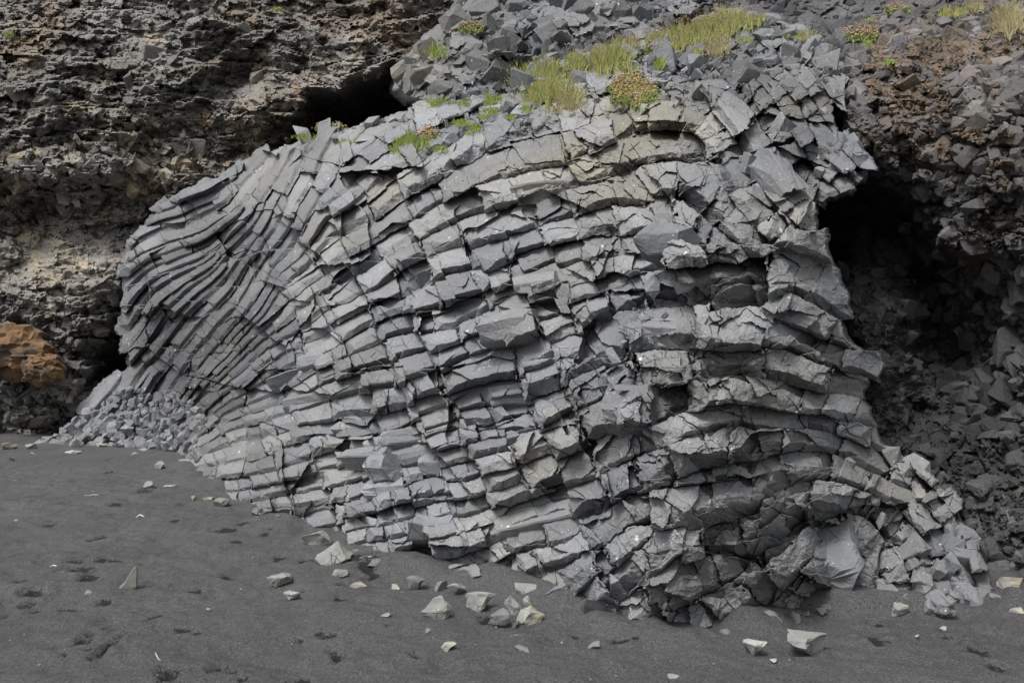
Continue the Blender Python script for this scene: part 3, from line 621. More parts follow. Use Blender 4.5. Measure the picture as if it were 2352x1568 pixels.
# ---------- angular rubble wedged in and lying on the outcrop
def fill(poly, n, smin, smax, fld, acc, emb=.3, flat=(1, 1, .8), sub=2, tintf=None, pw=1.6, lo=.5, dens=None, rs=R):
    xs = [p[0] for p in poly]; ys = [p[1] for p in poly]; got = []
    while sum(len(g) for g in got) < n:
        x = rs.uniform(min(xs), max(xs), n * 2); y = rs.uniform(min(ys), max(ys), n * 2); k = inpoly(x, y, poly)
        if dens is not None: k &= rs.rand(len(x)) < dens(x, y)
        got.append(np.stack([x[k], y[k]], 1))
    q = np.concatenate(got)[:n]; u = rs.rand(n) ** pw; spx = smin + (smax - smin) * u
    d = fld(q[:, 0], q[:, 1]); s = spx / F * d
    p = P(q[:, 0], q[:, 1], d + s * emb)
    scatter(acc, p, s, flat, sub, (tintf or (lambda x, y: rock_tint(x, y, rs)))(q[:, 0], q[:, 1]), lo=lo)
CREST = [(690,312),(800,296),(900,268),(1000,236),(1130,222),(1200,185),(1260,140),(1450,95),(1560,60),(1660,36),(1760,48),(1850,66),(1930,150),(1920,240),(1800,200),(1640,180),(1560,250),(1480,260),(1330,270),(1200,300),(1060,330),(960,345),(900,335),(800,330)]
acc = Acc()
fill(CREST, 130, 10, 40, OUT, acc, .45, (1.3, 1, .6), 3)
fill(CREST, 500, 4, 12, OUT, acc, .2, (1, 1, .7), 2)
fill([(1540,160),(1720,80),(1900,120),(1930,300),(2000,400),(1890,450),(1800,460),(1700,430),(1600,330)], 50, 12, 36, OUT, acc, .5, (1, 1, .7), 3)
fill([(1950,1010),(2040,1010),(2180,1130),(2232,1230),(2282,1368),(2200,1400),(1960,1370),(1930,1250)], 40, 14, 40, OUT, acc, .5, (1, 1, .9), 3)
fill([(1480,560),(1560,540),(1600,620),(1520,760),(1560,950),(1640,1100),(1520,1080),(1470,950),(1380,880),(1420,780)], 30, 8, 26, OUT, acc, .4, (1.2, 1, .7), 3)
tag(acc.obj('wedged_rubble', BASALT, outcrop), kind='stuff')

# ------------------------------------------------------------------ the knoll behind the crest
KN = [(912,205),(925,165),(985,95),(1040,55),(1062,0),(1080,-60),(1300,-70),(1640,-70),(1640,0),(1560,60),(1480,95),(1400,125),(1270,175),(1200,205),(1110,232),(1000,245),(940,228)]
KF = Field([(912,205,12.9),(985,95,12.9),(1062,0,13.3),(1080,-60,13.8),(1640,-70,13.2),(1640,0,12.6),(1480,95,11.6),(1270,175,11.2),(1110,232,11.3),(1000,240,11.6),(1000,170,11.9),(1150,110,11.5),(1290,90,11.2),(1190,165,12.2),(1400,40,11.9),(1250,30,12.2),(1350,120,11.4),(1500,20,12.5)], 850, -150, 1750, 350)
knoll = empty('rock_knoll', (0, 0, 0)); tag(knoll, 'shattered dark grey rock knoll standing behind the grassy crest of the outcrop', 'rock')
def rel_kn(x, y): return -.16 * facet(x, y, 62, 44, 1.3, 13, .5)[0] - .08 * facet(x, y, 24, 18, 1.3, 14, -.3)[0]
def tint_kn(x, y):
    t = rock_tint(x, y, np.random.RandomState(5), 0); t[..., 1] *= .50 + .38 * facet(x, y, 62, 44, 1, 13, .5)[1]; return t
skirted('bedrock', KN, KF, rel_kn, BASALT, tint_kn, 4, 2, knoll, inset=8)
acc = Acc(); fill(KN, 170, 12, 46, KF, acc, .62, (1.1, 1, .7), 3, lambda x, y: rock_tint(x, y, R) * np.array([1, .62, 1])); fill(KN, 300, 5, 14, KF, acc, .2, (1, 1, .7), 2, lambda x, y: rock_tint(x, y, R) * np.array([1, .75, 1]))
tag(acc.obj('shattered_blocks', BASALT, knoll), kind='stuff')

# ------------------------------------------------------------------ left cliff
LP = [(-700,-500),(1700,-500),(1700,1000),(1200,1100),(-700,1150)]
LF = Field([(-600,1000,12.6),(0,985,13.6),(0,1150,13.6),(120,985,13.8),(240,975,15.6),(235,930,15.8),(260,860,16.4),(300,860,16.2),(200,850,13.9),(100,930,13.4),(180,920,13.5),(600,900,16.0),(600,1100,16),(1200,1100,15),(0,860,13.7),(100,780,14.2),(200,760,14.0),(0,700,14.3),(-600,700,13),
 (0,600,14.6),(150,560,14.7),(270,620,14.3),(0,500,14.9),(100,475,15.6),(250,450,15.2),(350,470,15.3),(60,440,14.6),(0,380,14.1),(130,390,13.9),(250,400,14.0),(400,400,14.6),(500,410,14.8),(150,340,14.6),(350,330,14.9),(480,320,15.0),(600,300,14.8),(550,350,15.6),(300,290,14.3),
 (100,250,14.2),(0,150,15.0),(200,150,15.0),(400,200,14.6),(600,230,14.4),(700,270,15.0),(760,255,16.8),(860,235,17.2),(930,215,17.2),(720,275,16.4),(800,290,17.5),(900,260,17.5),(690,235,14.2),(780,205,14.0),(860,175,14.0),(930,140,14.1),(580,170,16.0),(560,185,15.9),(640,120,14.8),(720,90,14.5),(800,40,15),(800,125,14.2),(700,140,15.3),(950,60,14.8),(1100,0,15),(1500,0,14.5),(1500,-60,15),(1690,500,15),(0,-100,16.5),(0,-500,20),(-600,-500,20),(1700,-500,18),(500,-50,16.2),(500,60,15.4),(300,60,15.6)], -720, -520, 1720, 1180, 10, 1)
LTAN = [(300,300,60,30,.5),(170,330,50,20,.4),(380,370,60,30,.55),(470,280,90,22,.7),(400,270,60,20,.5),(550,330,90,20,.5),(530,410,60,30,.5),(330,430,60,30,.7),(60,350,60,14,.6),(60,530,40,40,.5),(150,590,100,60,.35),(80,100,60,50,.5),(330,440,30,20,.5),(610,300,50,30,.6),(30,420,60,16,.5),(350,85,40,20,.5),(260,230,80,30,.2),(760,160,60,30,.2),(250,500,90,14,.35),(450,380,120,12,.6),(200,250,120,20,.25),(620,250,80,14,.3)]
LBR = [(60,100,80,60,.9),(130,30,60,40,.8),(550,40,70,40,.7),(870,40,110,50,.9),(900,100,90,30,.8),(720,60,80,40,.5),(700,200,60,30,.6),(560,140,70,20,.5),(800,250,200,30,.5),(480,130,60,40,.4),(350,160,120,30,.3),(200,620,120,100,.3)]
def rel_l(x, y):
    calm = 1 - .55 * np.clip(blobs(x, y, [(130, 590, 190, 75, 1.2), (350, 90, 120, 50, .7), (800, 190, 90, 40, .6)]), 0, 1)
    wx = x + 18 * n2(x, y, 120, 3, 50); wy = y + 22 * n2(x, y, 160, 3, 51) - .06 * x
    led = (wy / 62 + .9 * n2(x, y, 260, 2, 52)); led = led - np.floor(led)
    st = (led - .5) * .24 * (.6 + .8 * n2(x, y, 200, 2, 57))
    f1 = facet(wx, wy, 46, 24, 1.4, 61, -.08)[0]; f2 = facet(wx, wy, 20, 11, 1.4, 62, .1)[0]; f3 = facet(wx, wy, 9, 6, 1.3, 63, 0)[0]
    f0 = facet(x + 20 * n2(x, y, 60, 2, 59), y, 130, 62, 1.5, 60, -.12)[0]
    return st * calm - .18 * f0 - .14 * f1 * calm - .10 * f2 * calm - .03 * f3 * calm + .30 * n2(x, y, 150, 3, 64) + .07 * n2(x, y, 14, 2, 65)
def tint_l(x, y):
    wx = x + 30 * n2(x, y, 50, 3, 70); wy = y + 22 * n2(x, y, 40, 3, 71)
    pat = np.clip(.5 + 1.3 * n2(x, y, 22, 3, 72), 0, 1.4)
    t = np.clip(blobs(wx, wy, LTAN) * pat * 1.7 + .25 * np.clip(n2(x, y, 60, 3, 79) * 2, 0, 1), 0, .95); b = np.clip(blobs(wx, wy, LBR) * np.clip(.6 + 1.2 * n2(x, y, 40, 3, 73), 0, 1.3), 0, .95)
    g = 1.12 + .5 * n2(x, y, 90, 3, 74) + .35 * (facet(wx, wy, 20, 11, 1, 62, .1)[1] - .5) + .35 * (facet(x, y, 46, 24, 1, 61, -.08)[1] - .5)
    g = g + blobs(x, y, [(120, 580, 200, 60, .45), (60, 400, 150, 30, .2), (200, 640, 120, 70, .5), (270, 60, 120, 60, .25), (650, 240, 160, 50, -.1), (120, 820, 200, 70, -.25), (750, 190, 60, 30, .3), (700,200,50,40,.3)])
    return np.stack([t, np.clip(g, .35, 1.9), b], -1)
LROCK = rock_mat('cliff_rock', (.142, .138, .130), (.34, .27, .165), (.125, .082, .047), specks=.3, crack=3, bumpk=1.8)
cl = skirted('cliff', LP, LF, rel_l, LROCK, tint_l, 3.2, 3, None, inset=0)
tag(cl, 'layered dark brown and grey cliff behind the outcrop', None, None, 'structure')
acc = Acc()
LV = [(-200,-60),(1080,-60),(960,90),(900,230),(690,300),(520,400),(340,480),(280,600),(280,850),(230,960),(-200,985)]
def lscat(n, a, b, sub, poly=LV): fill(poly, n, a, b, LFs, acc, .75, (1.6, 1, .6), sub, lambda x, y: tint_l(x, y) * np.stack([1 + 0 * x, R.uniform(.75, 1.3, x.shape), 1 + 0 * x], -1), pw=2.2)
class FS:
    def __call__(s, x, y): return LF(x, y) + rel_l(np.asarray(x, float), np.asarray(y, float))
LFs = FS()
lscat(1700, 3, 11, 2); lscat(150, 9, 30, 3); lscat(130, 8, 24, 3, [(-50,330),(500,300),(520,400),(300,440),(280,480),(0,480)]); lscat(300, 7, 26, 3, [(-60,870),(100,850),(240,900),(235,960),(0,985),(-60,985)])
tag(acc.obj('cliff_rubble', LROCK), 'loose angular rubble caked over the face of the brown cliff at left', 'rubble', None, 'stuff')

# ------------------------------------------------------------------ right cliff with its cave
RP = [(1420,-500),(3300,-500),(3300,1700),(1750,1700),(1750,1200),(1700,300),(1420,60)]
RF = Field([(1420,-500,18),(1900,-500,17),(3300,-500,13),(1420,0,13.6),(1600,5,12.8),(1800,5,12.2),(2000,5,11.4),(2050,40,10.0),(1900,35,11.4),(1750,45,11.8),(1850,75,10.2),(1950,60,10.0),(2100,30,9.8),(2352,10,9.6),(2100,90,8.9),(2352,70,8.6),(2352,-60,10.6),(2200,0,10.4),
 (1950,150,8.6),(1950,250,8.0),(2050,250,7.8),(2150,200,7.8),(2352,200,7.3),(2600,200,6.8),(1990,330,7.7),(2100,330,7.5),(2250,350,7.1),(2352,380,6.8),(2120,385,7.6),(1990,390,8.0),
 (1900,440,9.3),(1950,430,8.8),(2040,440,8.3),(1900,490,9.6),(1960,500,9.6),(2040,520,9.5),(2100,470,8.2),(2130,520,7.9),(2060,590,9.2),(1960,600,9.0),(1900,600,10.2),(2180,560,7.5),(2250,500,7.1),(2352,520,6.8),(2352,640,7.0),(2200,640,8.2),(2120,640,10.2),
 (1950,680,8.0),(1990,760,7.6),(2040,740,7.9),(2040,850,7.6),(2090,680,8.7),(2140,720,9.3),(2200,720,8.5),(2150,800,9.3),(2210,830,8.9),(2140,880,8.3),(2250,700,8.0),(2280,780,8.0),(2352,760,7.3),(2352,860,7.0),(2250,880,7.7),(2200,940,7.9),(2100,950,8.2),(2050,960,7.6),(2040,1030,7.2),(2130,1010,7.6),(2230,1000,7.2),(2352,980,6.7),
 (2150,1090,6.9),(2250,1120,6.5),(2352,1120,6.2),(2240,1220,6.1),(2300,1250,5.7),(2352,1260,5.6),(2352,1345,5.2),(2290,1370,5.3),(2290,1500,5.3),(2352,1500,5.2),(3300,1200,4.2),(3300,400,5.5),(1750,1200,7.5),(1750,1700,7.5),(1750,600,11.5),(1700,300,11.5),(3300,1700,4.2)], 1400, -520, 3320, 1720, 10, 1)
RBR = [(2110,210,150,150,1.2),(2250,110,200,80,1.1),(2050,150,90,60,.6),(2330,300,60,140,.7),(2200,620,90,50,.6),(2150,360,150,50,.5),(2300,480,90,60,.6),(2260,570,100,60,.6),(2000,300,60,60,.5),(2330,980,60,40,.3),(2280,340,120,80,.4),(2320,420,60,120,.3)]
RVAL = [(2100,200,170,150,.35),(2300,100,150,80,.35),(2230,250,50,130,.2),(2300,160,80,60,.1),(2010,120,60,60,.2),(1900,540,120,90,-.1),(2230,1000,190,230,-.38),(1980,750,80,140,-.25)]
def rel_r(x, y):
    tf = np.clip(blobs(x, y, RBR), 0, 1) * (.09 * n2(x, y, 24, 4, 201) + .05 * n2(x, y, 9, 3, 203))
    wx = x + 14 * n2(x, y, 90, 3, 80); wy = y + 14 * n2(x, y, 110, 3, 81)
    f1, v1, _ = facet(wx, wy, 62, 46, 1.4, 82, .5); f2 = facet(wx, wy, 26, 20, 1.4, 83, .3)[0]; f3 = facet(wx, wy, 11, 9, 1.3, 84, 0)[0]
    return -.13 * f1 - .075 * f2 - .03 * f3 + .14 * n2(x, y, 110, 3, 85) + .04 * n2(x, y, 12, 3, 86) + tf
def tint_r(x, y):
    wx = x + 26 * n2(x, y, 50, 3, 90); wy = y + 20 * n2(x, y, 40, 3, 91)
    b = np.clip(blobs(wx, wy, RBR) * np.clip(.75 + 1.3 * n2(x, y, 26, 3, 93), 0, 1.3), 0, .97)
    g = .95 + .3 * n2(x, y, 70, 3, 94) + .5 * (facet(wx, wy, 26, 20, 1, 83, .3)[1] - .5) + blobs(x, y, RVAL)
    t = np.clip(blobs(x, y, [(2040, 1040, 60, 30, .5), (2330, 1130, 40, 40, .3)]) * .6, 0, .8)
    return np.stack([t, np.clip(g, .35, 2.0), b], -1)
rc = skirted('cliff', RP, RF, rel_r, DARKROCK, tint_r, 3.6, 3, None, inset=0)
tag(rc, 'dark cliff with brown crust and a black cave at right', None, None, 'structure')
class FR:
    def __call__(s, x, y): return RF(x, y) + rel_r(np.asarray(x, float), np.asarray(y, float))
RFs = FR(); acc = Acc()
def rscat(n, a, b, sub, poly, g=1., br=1., pw=2., emb=.5): fill(poly, n, a, b, RFs, acc, emb, (1.1, 1, .8), sub, lambda x, y: tint_r(x, y) * np.stack([1 + 0 * x, g * R.uniform(.75, 1.35, x.shape), br + 0 * x], -1), pw=pw)
WALL = [(1900,640),(2000,600),(2120,480),(2352,420),(2420,420),(2420,1400),(2290,1380),(2230,1220),(2040,1010),(2020,840),(1940,700)]
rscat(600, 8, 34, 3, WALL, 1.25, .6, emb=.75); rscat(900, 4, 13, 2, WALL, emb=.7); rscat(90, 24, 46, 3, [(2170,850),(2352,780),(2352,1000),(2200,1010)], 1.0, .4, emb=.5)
TOPR = [(1930,100),(2352,30),(2420,30),(2420,460),(2100,450),(2000,400),(1925,300)]
rscat(2600, 3, 9, 2, TOPR, emb=.5); rscat(150, 8, 24, 3, TOPR, 1.2, .7, emb=.6)
rscat(240, 9, 30, 3, [(2180,190),(2352,120),(2352,320),(2270,330),(2200,290)], 1.25, .3, emb=.6); rscat(200, 9, 26, 3, [(1960,370),(2352,330),(2352,470),(2100,460)], 1.2, .3)
rscat(420, 5, 20, 3, [(1780,50),(2352,15),(2352,80),(1900,110)], 1.35, .5); rscat(200, 6, 24, 3, [(1500,-60),(2060,-60),(2060,30),(1760,40),(1500,40)], .8, .5)
rscat(260, 7, 30, 3, [(1890,60),(1990,60),(1985,300),(2010,400),(1930,380),(1935,150)], 1.3, .3, emb=.3); rscat(260, 4, 12, 2, [(1890,60),(1990,60),(1985,300),(2010,400),(1930,380),(1935,150)], 1.2, .6, emb=.2)
tag(acc.obj('cave_rubble', DARKROCK), 'angular dark blocks and brown crumbs covering the cliff around the cave', 'rubble', None, 'stuff')

# ------------------------------------------------------------------ loose stones
def stone(px, py, wpx, hpx, kind, label, group=None, name='stone', seed=None, flat=1., wob=.15, d=None, sink=.34, cat='stone', parent=None):
    seed = seed if seed is not None else int(px * 7 + py * 13) % 99991
    rs = np.random.RandomState(seed); dd = d or EYE * F / (py + hpx * .42 - CY)
    wd = wpx / F * dd; ht = hpx / F * dd * flat
    V, Fc = hull_template(seed, rs.rand() < .35, .03, 4)
    bm = bmesh.new(); vs_ = [bm.verts.new(q) for q in V]
    for f in Fc:
        try: bm.faces.new([vs_[i] for i in f])
        except ValueError: pass
    if wpx > 10:
        bmesh.ops.subdivide_edges(bm, edges=[e for e in bm.edges if e.calc_length() > .35], cuts=2 if wpx > 20 else 1, use_grid_fill=True)
        bmesh.ops.triangulate(bm, faces=bm.faces[:])
    bm.verts.index_update(); V = np.array([q.co for q in bm.verts]); Fc = np.array([[q.index for q in p.verts] for p in bm.faces]); bm.free()
    V = V @ rand_rot(1, rs)[0].T
    V = V + wob * np.stack([vnoise(V * 1.5 + seed % 50, 3), vnoise(V * 1.5 + seed % 50, 4), vnoise(V * 1.5 + seed % 50, 5)], 1) + .06 * np.stack([vnoise(V * 4, 6), vnoise(V * 5, 7), vnoise(V * 5, 8)], 1)
    V = V - V.min(0) - np.ptp(V, axis=0) / 2; V = V / (np.ptp(V, axis=0) / 2)
    V[:, 2] = np.where(V[:, 2] > .35, .35 + (V[:, 2] - .35) * .55, V[:, 2]) if rs.rand() < .6 else V[:, 2]; V = V * np.array([wd / 2, wd * .38, ht / 2 * (1 + sink)])
    tone = {'pale': (.15, 1.0, 0), 'grey': (.0, .72, 0), 'tan': (.5, .9, .1), 'yellow': (.5, 1.12, 0), 'dark': (0, .42, 0), 'white': (.1, 1.35, 0), 'blue': (0, .9, 0), 'pink': (.5, 1.0, .35), 'orange': (.9, .8, .9)}[kind]
    C = np.tile(np.array(tone), (len(V), 1)) * np.array([1, rs.uniform(.92, 1.08), 1]); C[:, 0] = np.clip(C[:, 0] * (1 + 1.2 * vnoise(V / wd * 3, 9)), 0, .95)
    x = (px - CX) / F * dd
    g = float(sand_h(np.array(x), np.array(dd), False)) if d is None else EYE - (py + hpx * .5 - CY) / F * dd
    o = mesh_obj(name, V, [Fc], PALE if kind != 'dark' else BASALT, parent, C)
    o.location = (x, dd, g + ht * .5 * (1 - sink)); o.rotation_euler = (0, 0, rs.uniform(-.4, .4))
    if parent is None: tag(o, label, cat, group)
    return o
STONES = [
 (22,1022,34,18,'tan','yellowish flat-topped stone at the far left edge of the sand'),
 (74,1024,32,14,'pale','pale low stone second from the left edge beside the yellowish one'),
 (176,1016,30,22,'pale','pale grey cube-like stone at the tip of the left rubble heap'),
 (167,1035,36,9,'white','long flat whitish stone lying just below the pale cube-like stone'),
 (230,1021,24,11,'yellow','small yellow stone at the foot of the left rubble heap'),
 (76,1040,11,6,'white','tiny white pebble below the pale low stone on the far left'),
 (23,1056,19,13,'grey','small grey stone alone near the left edge of the frame'),
 (353,1025,24,17,'pale','pale pointed stone below the small group of upright columns'),
 (329,1034,22,8,'pale','flat pale stone touching the left side of the pointed one'),
 (310,1042,18,9,'pale','small pale stone lying in front of the flat pale one'),
 (400,1028,24,15,'grey','grey angular stone on the sand at the far foot of the columns'),
 (365,1069,28,27,'pale','upright pale stone left of the heap of small chips'),
 (428,1062,36,12,'pale','pale slab on top of the heap of small chips'),
 (344,1112,30,21,'pale','pale chunky stone standing alone below the heap of small chips'),
 (390,1116,28,9,'white','flat white chip right of the chunky pale stone'),
 (473,1111,19,15,'pink','pinkish stone against the foot of the outcrop'),
 (445,1141,13,10,'tan','little tan stone left of the blue-grey winged stone'),
 (480,1142,24,8,'tan','thin tan chip touching the blue-grey winged stone'),
 (506,1154,44,23,'grey','blue-grey winged stone half buried near the outcrop foot'),
 (727,1240,68,32,'pale','light grey wedge-shaped stone nearest the foot of the outcrop at centre left'),
 (768,1272,86,44,'pale','large whitish crumpled stone with a yellow right end'),
 (821,1270,18,15,'pale','small stone just right of the large crumpled whitish one'),
 (843,1284,34,19,'tan','brownish grey stone right of the crumpled whitish stone'),
 (642,1317,58,26,'pale','pale stone like a spread wing with a dark underside'),
 (781,1313,38,24,'pale','pale slanting stone below the crumpled whitish stone'),
 (670,1356,46,18,'pale','flattish pale stone with a pointed left end, below the wing-shaped one'),
 (824,1342,40,15,'tan','smooth oval tan stone lying flat on the sand'),
 (202,1357,18,7,'pale','thin pale chip at the head of a dark scuff in the left sand'),
 (479,1391,9,7,'yellow','tiny yellow pebble alone on the left sand'),
 (907,1349,24,14,'yellow','small cream-coloured stone between the oval stone and the grey leaning stone'),
 (954,1339,44,28,'grey','grey leaning stone with a flat top, left of the pair of pale stones'),
 (1012,1347,32,26,'grey','left stone of the grey pair near the middle of the lower sand'),
 (1048,1358,46,32,'pale','right stone of the grey pair near the middle of the lower sand'),
 (1080,1373,24,10,'dark','low dark stone behind the big grey flat-topped stone'),
 (1001,1400,68,52,'pale','big twisted pale stone with a buff tip, leftmost of the large group'),
 (1104,1390,72,42,'pale','wide grey flat-topped stone in the middle of the large group'),
 (1211,1364,62,46,'pale','faceted grey stone leaning on the foot of the outcrop'),
 (1179,1400,42,42,'blue','smooth bluish stone standing on edge in the large group'),
 (1212,1390,26,26,'pale','pale stone squeezed behind the smooth bluish stone'),
 (1150,1421,52,50,'grey','grey pointed stone in front of the smooth bluish stone'),
 (1217,1418,68,38,'yellow','cream and yellow stone at the right end of the large group'),
 (1185,1441,20,13,'dark','dark chip below the cream and yellow stone'),
 (886,1412,26,6,'pale','sliver of pale stone left of the big twisted stone'),
 (983,1453,10,8,'pink','tiny pink pebble below the big twisted stone'),
 (1031,1484,36,21,'yellow','rounded cream stone alone on the lower sand'),
 (1185,1463,38,5,'grey','thin flat slate lying below the large group'),
 (1201,1493,38,17,'grey','speckled grey stone right of the rounded cream stone'),
 (1361,1482,36,20,'blue','bluish grey faceted stone alone in front of the outcrop nose'),
 (1368,1392,118,52,'dark','wide dark slab half buried under the outcrop'),
 (1548,1553,32,8,'pale','flat pale oval stone at the bottom edge of the picture'),
 (1734,1475,54,34,'white','whitish rugged stone left of the largest loose stone'),
 (1856,1468,100,50,'pale','largest loose stone, tan and grey with a notched front, on the right sand'),
 (1764,1416,64,28,'grey','low grey stone half buried at the foot of the right columns'),
 (1742,1405,16,6,'yellow','small cream chip at the foot of the right columns'),
 (1957,1344,56,58,'dark','dark rounded boulder under the right shoulder of the outcrop'),
 (2029,1360,68,42,'grey','faceted grey block right of the dark rounded boulder'),
 (2065,1396,40,24,'pale','pale grey stone in front of the faceted grey block'),
 (2095,1375,52,36,'grey','brownish grey stone between the faceted block and the right columns'),
 (2123,1372,38,34,'grey','smooth grey stone leaning at the foot of the right columns'),
 (2300,1377,46,22,'grey','flat grey stone at the right foot of the outcrop'),
 (2331,1400,48,18,'yellow','cream-coloured flat stone at the right edge of the picture'),
 (2167,1441,17,8,'white','small white stone on the right sand'),
 (2108,1459,13,5,'white','tiny white chip left of the small white stone on the right sand'),
 (1777,1510,17,6,'white','tiny white chip below the whitish rugged stone'),
 (2318,1338,50,30,'tan','crumbly tan lump at the foot of the dark cliff'),
 (38,1198,10,7,'white','white shell fragment on the far left sand')]
for q in STONES: stone(*q)
rs = np.random.RandomState(77)
for k in range(22):
    px = rs.uniform(398, 450); py = rs.uniform(1072, 1106)
    stone(px, py, rs.uniform(9, 19), rs.uniform(6, 11), 'pale' if rs.rand() < .7 else 'yellow', 'small pale chip in the little heap near the outcrop foot', 'pale chips heaped near the outcrop foot', 'stone_chip', seed=500 + k, cat='stone chip')
for k in range(60):
    px = rs.uniform(20, 2330); py = rs.uniform(1060, 1560)
    if inpoly(np.array(px), np.array(py), [(x, y + 25) for x, y in SIL]): continue
    stone(px, py, rs.uniform(3, 7), rs.uniform(2, 4), 'pale' if rs.rand() < .6 else 'white', 'tiny pale pebble scattered on the black sand', 'tiny pebbles scattered on the sand', 'pebble', seed=900 + k, cat='pebble')
BASE = [(480,1112),(600,1176),(740,1232),(880,1296),(1050,1316),(1250,1384),(1400,1425),(1480,1450),(1600,1452),(1760,1428),(1890,1400),(1935,1350),(2000,1380),(2200,1405)]
for k in range(64):
    i = rs.randint(0, len(BASE) - 1); t = rs.rand(); px = BASE[i][0] * (1 - t) + BASE[i + 1][0] * t + rs.normal() * 5; py = BASE[i][1] * (1 - t) + BASE[i + 1][1] * t + rs.uniform(-8, 8); s_ = 8 + 22 * rs.rand() ** 2
    stone(px, py, s_ * rs.uniform(.9, 1.5), s_ * rs.uniform(.5, .9), 'grey', ('small' if s_ < 16 else 'fist-sized') + ' grey fragment lying along the ' + ('left' if px < 880 else 'middle' if px < 1500 else 'right') + ' foot of the outcrop', 'grey fragments along the foot of the outcrop', 'stone_fragment', seed=4000 + k, cat='stone').data.materials[0] = BASALT
def spill_label(px, py, s_):
    z = 'at the thin far left tip of the rubble spill' if px < 200 else 'high in the rubble spill against the cliff foot' if py < 945 else 'in the middle of the rubble spill' if px < 330 else 'in the rubble spill under the upright columns'
    return ('larger' if s_ > 23 else 'smaller') + ' grey angular boulder ' + z
# the spill of boulders at the outcrop's far left foot
TAL = [(92,1014),(185,955),(225,915),(290,880),(340,900),(430,915),(480,960),(455,1060),(400,1030),(300,1022),(120,1026)]
n = 0; spots = []
while n < 150:
    px = rs.uniform(90, 480); py = rs.uniform(880, 1060)
    if not inpoly(np.array(px), np.array(py), TAL): continue
    if any((px - a) ** 2 + ((py - b) * 1.3) ** 2 < 13 ** 2 for a, b in spots): n += .2; continue
    spots.append((px, py)); n += 1
for k, (px, py) in enumerate(sorted(spots, key=lambda q: q[1])):
    s_ = rs.uniform(15, 32) * (1 if py > 940 else .75); dd = float(OUT(px, py)) - .12
    o = stone(px, py, s_ * rs.uniform(.9, 1.3), s_ * rs.uniform(.7, 1), 'grey', spill_label(px, py, s_), 'boulders spilling from the left foot of the outcrop', 'boulder', seed=2000 + k, d=dd, cat='boulder')
    o.data.materials[0] = BASALT
    a = o.data.attributes['tint']; c = np.empty(len(a.data) * 4, np.float32); a.data.foreach_get('color', c); c = c.reshape(-1, 4); c[:, 1] = rs.uniform(.7, 1.1); c[:, 0] = 0; a.data.foreach_set('color', c.ravel())
ORANGE = rock_mat('rusty_rock', (.155, .088, .045), (.22, .135, .06), (.06, .052, .045), specks=0, crack=5, bumpk=1.5)
for (px, py, w_, h_, lab) in ((40, 812, 160, 120, 'big rust-orange boulder at the left edge under the cliff'), (96, 848, 92, 66, 'smaller rust-orange boulder lying in front of the big one')):
    V, Fc = ICO[5]; q_ = V * 1.0; dd = 13.2 if w_ > 100 else 12.7
    f_ = facet(V[:, 0] * 3 + V[:, 1] + px, V[:, 2] * 3 + V[:, 1], 1, 1, 1.2, 40, .3)[0]
    q_ = V * (1 + .28 * fbm(V * 1.3 + px, 4, 7) + .16 * f_ + .04 * fbm(V * 6 + px, 3, 8))[:, None] * np.array([w_ / 2, w_ * .36, h_ / 2]) / F * dd * 1.05
    C = np.tile([[.5, 1., .2]], (len(V), 1)); C[:, 2] = np.clip(fbm(V * 2 + 3, 3, 5) * 3, 0, .9); C[:, 0] = np.clip(.5 + fbm(V * 3 + 3, 3, 6), 0, 1)
    o = mesh_obj('boulder', q_, [Fc], ORANGE, None, C); o.location = P(px, py, dd); tag(o, lab, 'boulder')

# ------------------------------------------------------------------ plants
def surf(px, py):
    px = np.asarray(px, float)
    if float(np.mean(px)) < 690: return LFs(px, py) - .1
    a = OUT(px, py)
    if float(np.mean(px)) > 1935 or (float(np.mean(py)) < 60 and float(np.mean(px)) > 1780): return RFs(px, py) - .1
    if inpoly(np.array(np.mean(px)), np.array(np.mean(py)), SIL): return a - .06
    return KF(px, py) - .12
def blades(n, px, py, w, h, rs, lean=.35, wid=.0065, curl=.6, hmin=.3, dome=True, fr=.17):
    bx = px + rs.normal(size=n) * w * .24; by = py + h * .26 + rs.normal(size=n) * h * .2; kp = n2(bx, by * 1.5, 13, 2, 9) > -.22; bx, by = bx[kp], by[kp]; n = len(bx)
    d = surf(bx, by) - fr; p = P(bx, by, d); H = h / F * d * rs.uniform(hmin, 1.0, n) * .62 * (1 + .5 * n2(bx, by, 9, 2, 5))
    if dome: H = H * (1 - .5 * np.clip(np.abs(bx - px) / (w * .5), 0, 1) ** 2)
    az = rs.uniform(0, 2 * math.pi, n); le = rs.rand(n) * lean + .08
    dx = np.cos(az) * le + (bx - px) / w * .8; dy = np.sin(az) * le; s = np.linspace(0, 1, 4)
    sx = -np.sin(az + 1.2); sy = np.cos(az + 1.2); V = np.zeros((n, 8, 3)); wd = wid * (.7 + .6 * rs.rand(n))
    for i, t in enumerate(s):
        c = p + np.stack([dx * H * t ** 1.6, dy * H * t ** 1.6, H * (t - curl * .45 * t ** 2.5 * (le + np.abs(dx))) - .01], 1)
        ww = wd * (1 - t * .9)
        V[:, 2 * i] = c - np.stack([sx * ww, sy * ww, 0 * ww], 1); V[:, 2 * i + 1] = c + np.stack([sx * ww, sy * ww, 0 * ww], 1)
    q = np.array([[0, 1, 3, 2], [2, 3, 5, 4], [4, 5, 7, 6]]); Fq = (q[None] + (np.arange(n) * 8)[:, None, None]).reshape(-1, 4)
    C = np.repeat(np.clip(rs.beta(1.5, 2, n), 0, 1), 8)[:, None] * np.ones((1, 3))
    return V.reshape(-1, 3), Fq, C, V[:, 6:8].mean(1)
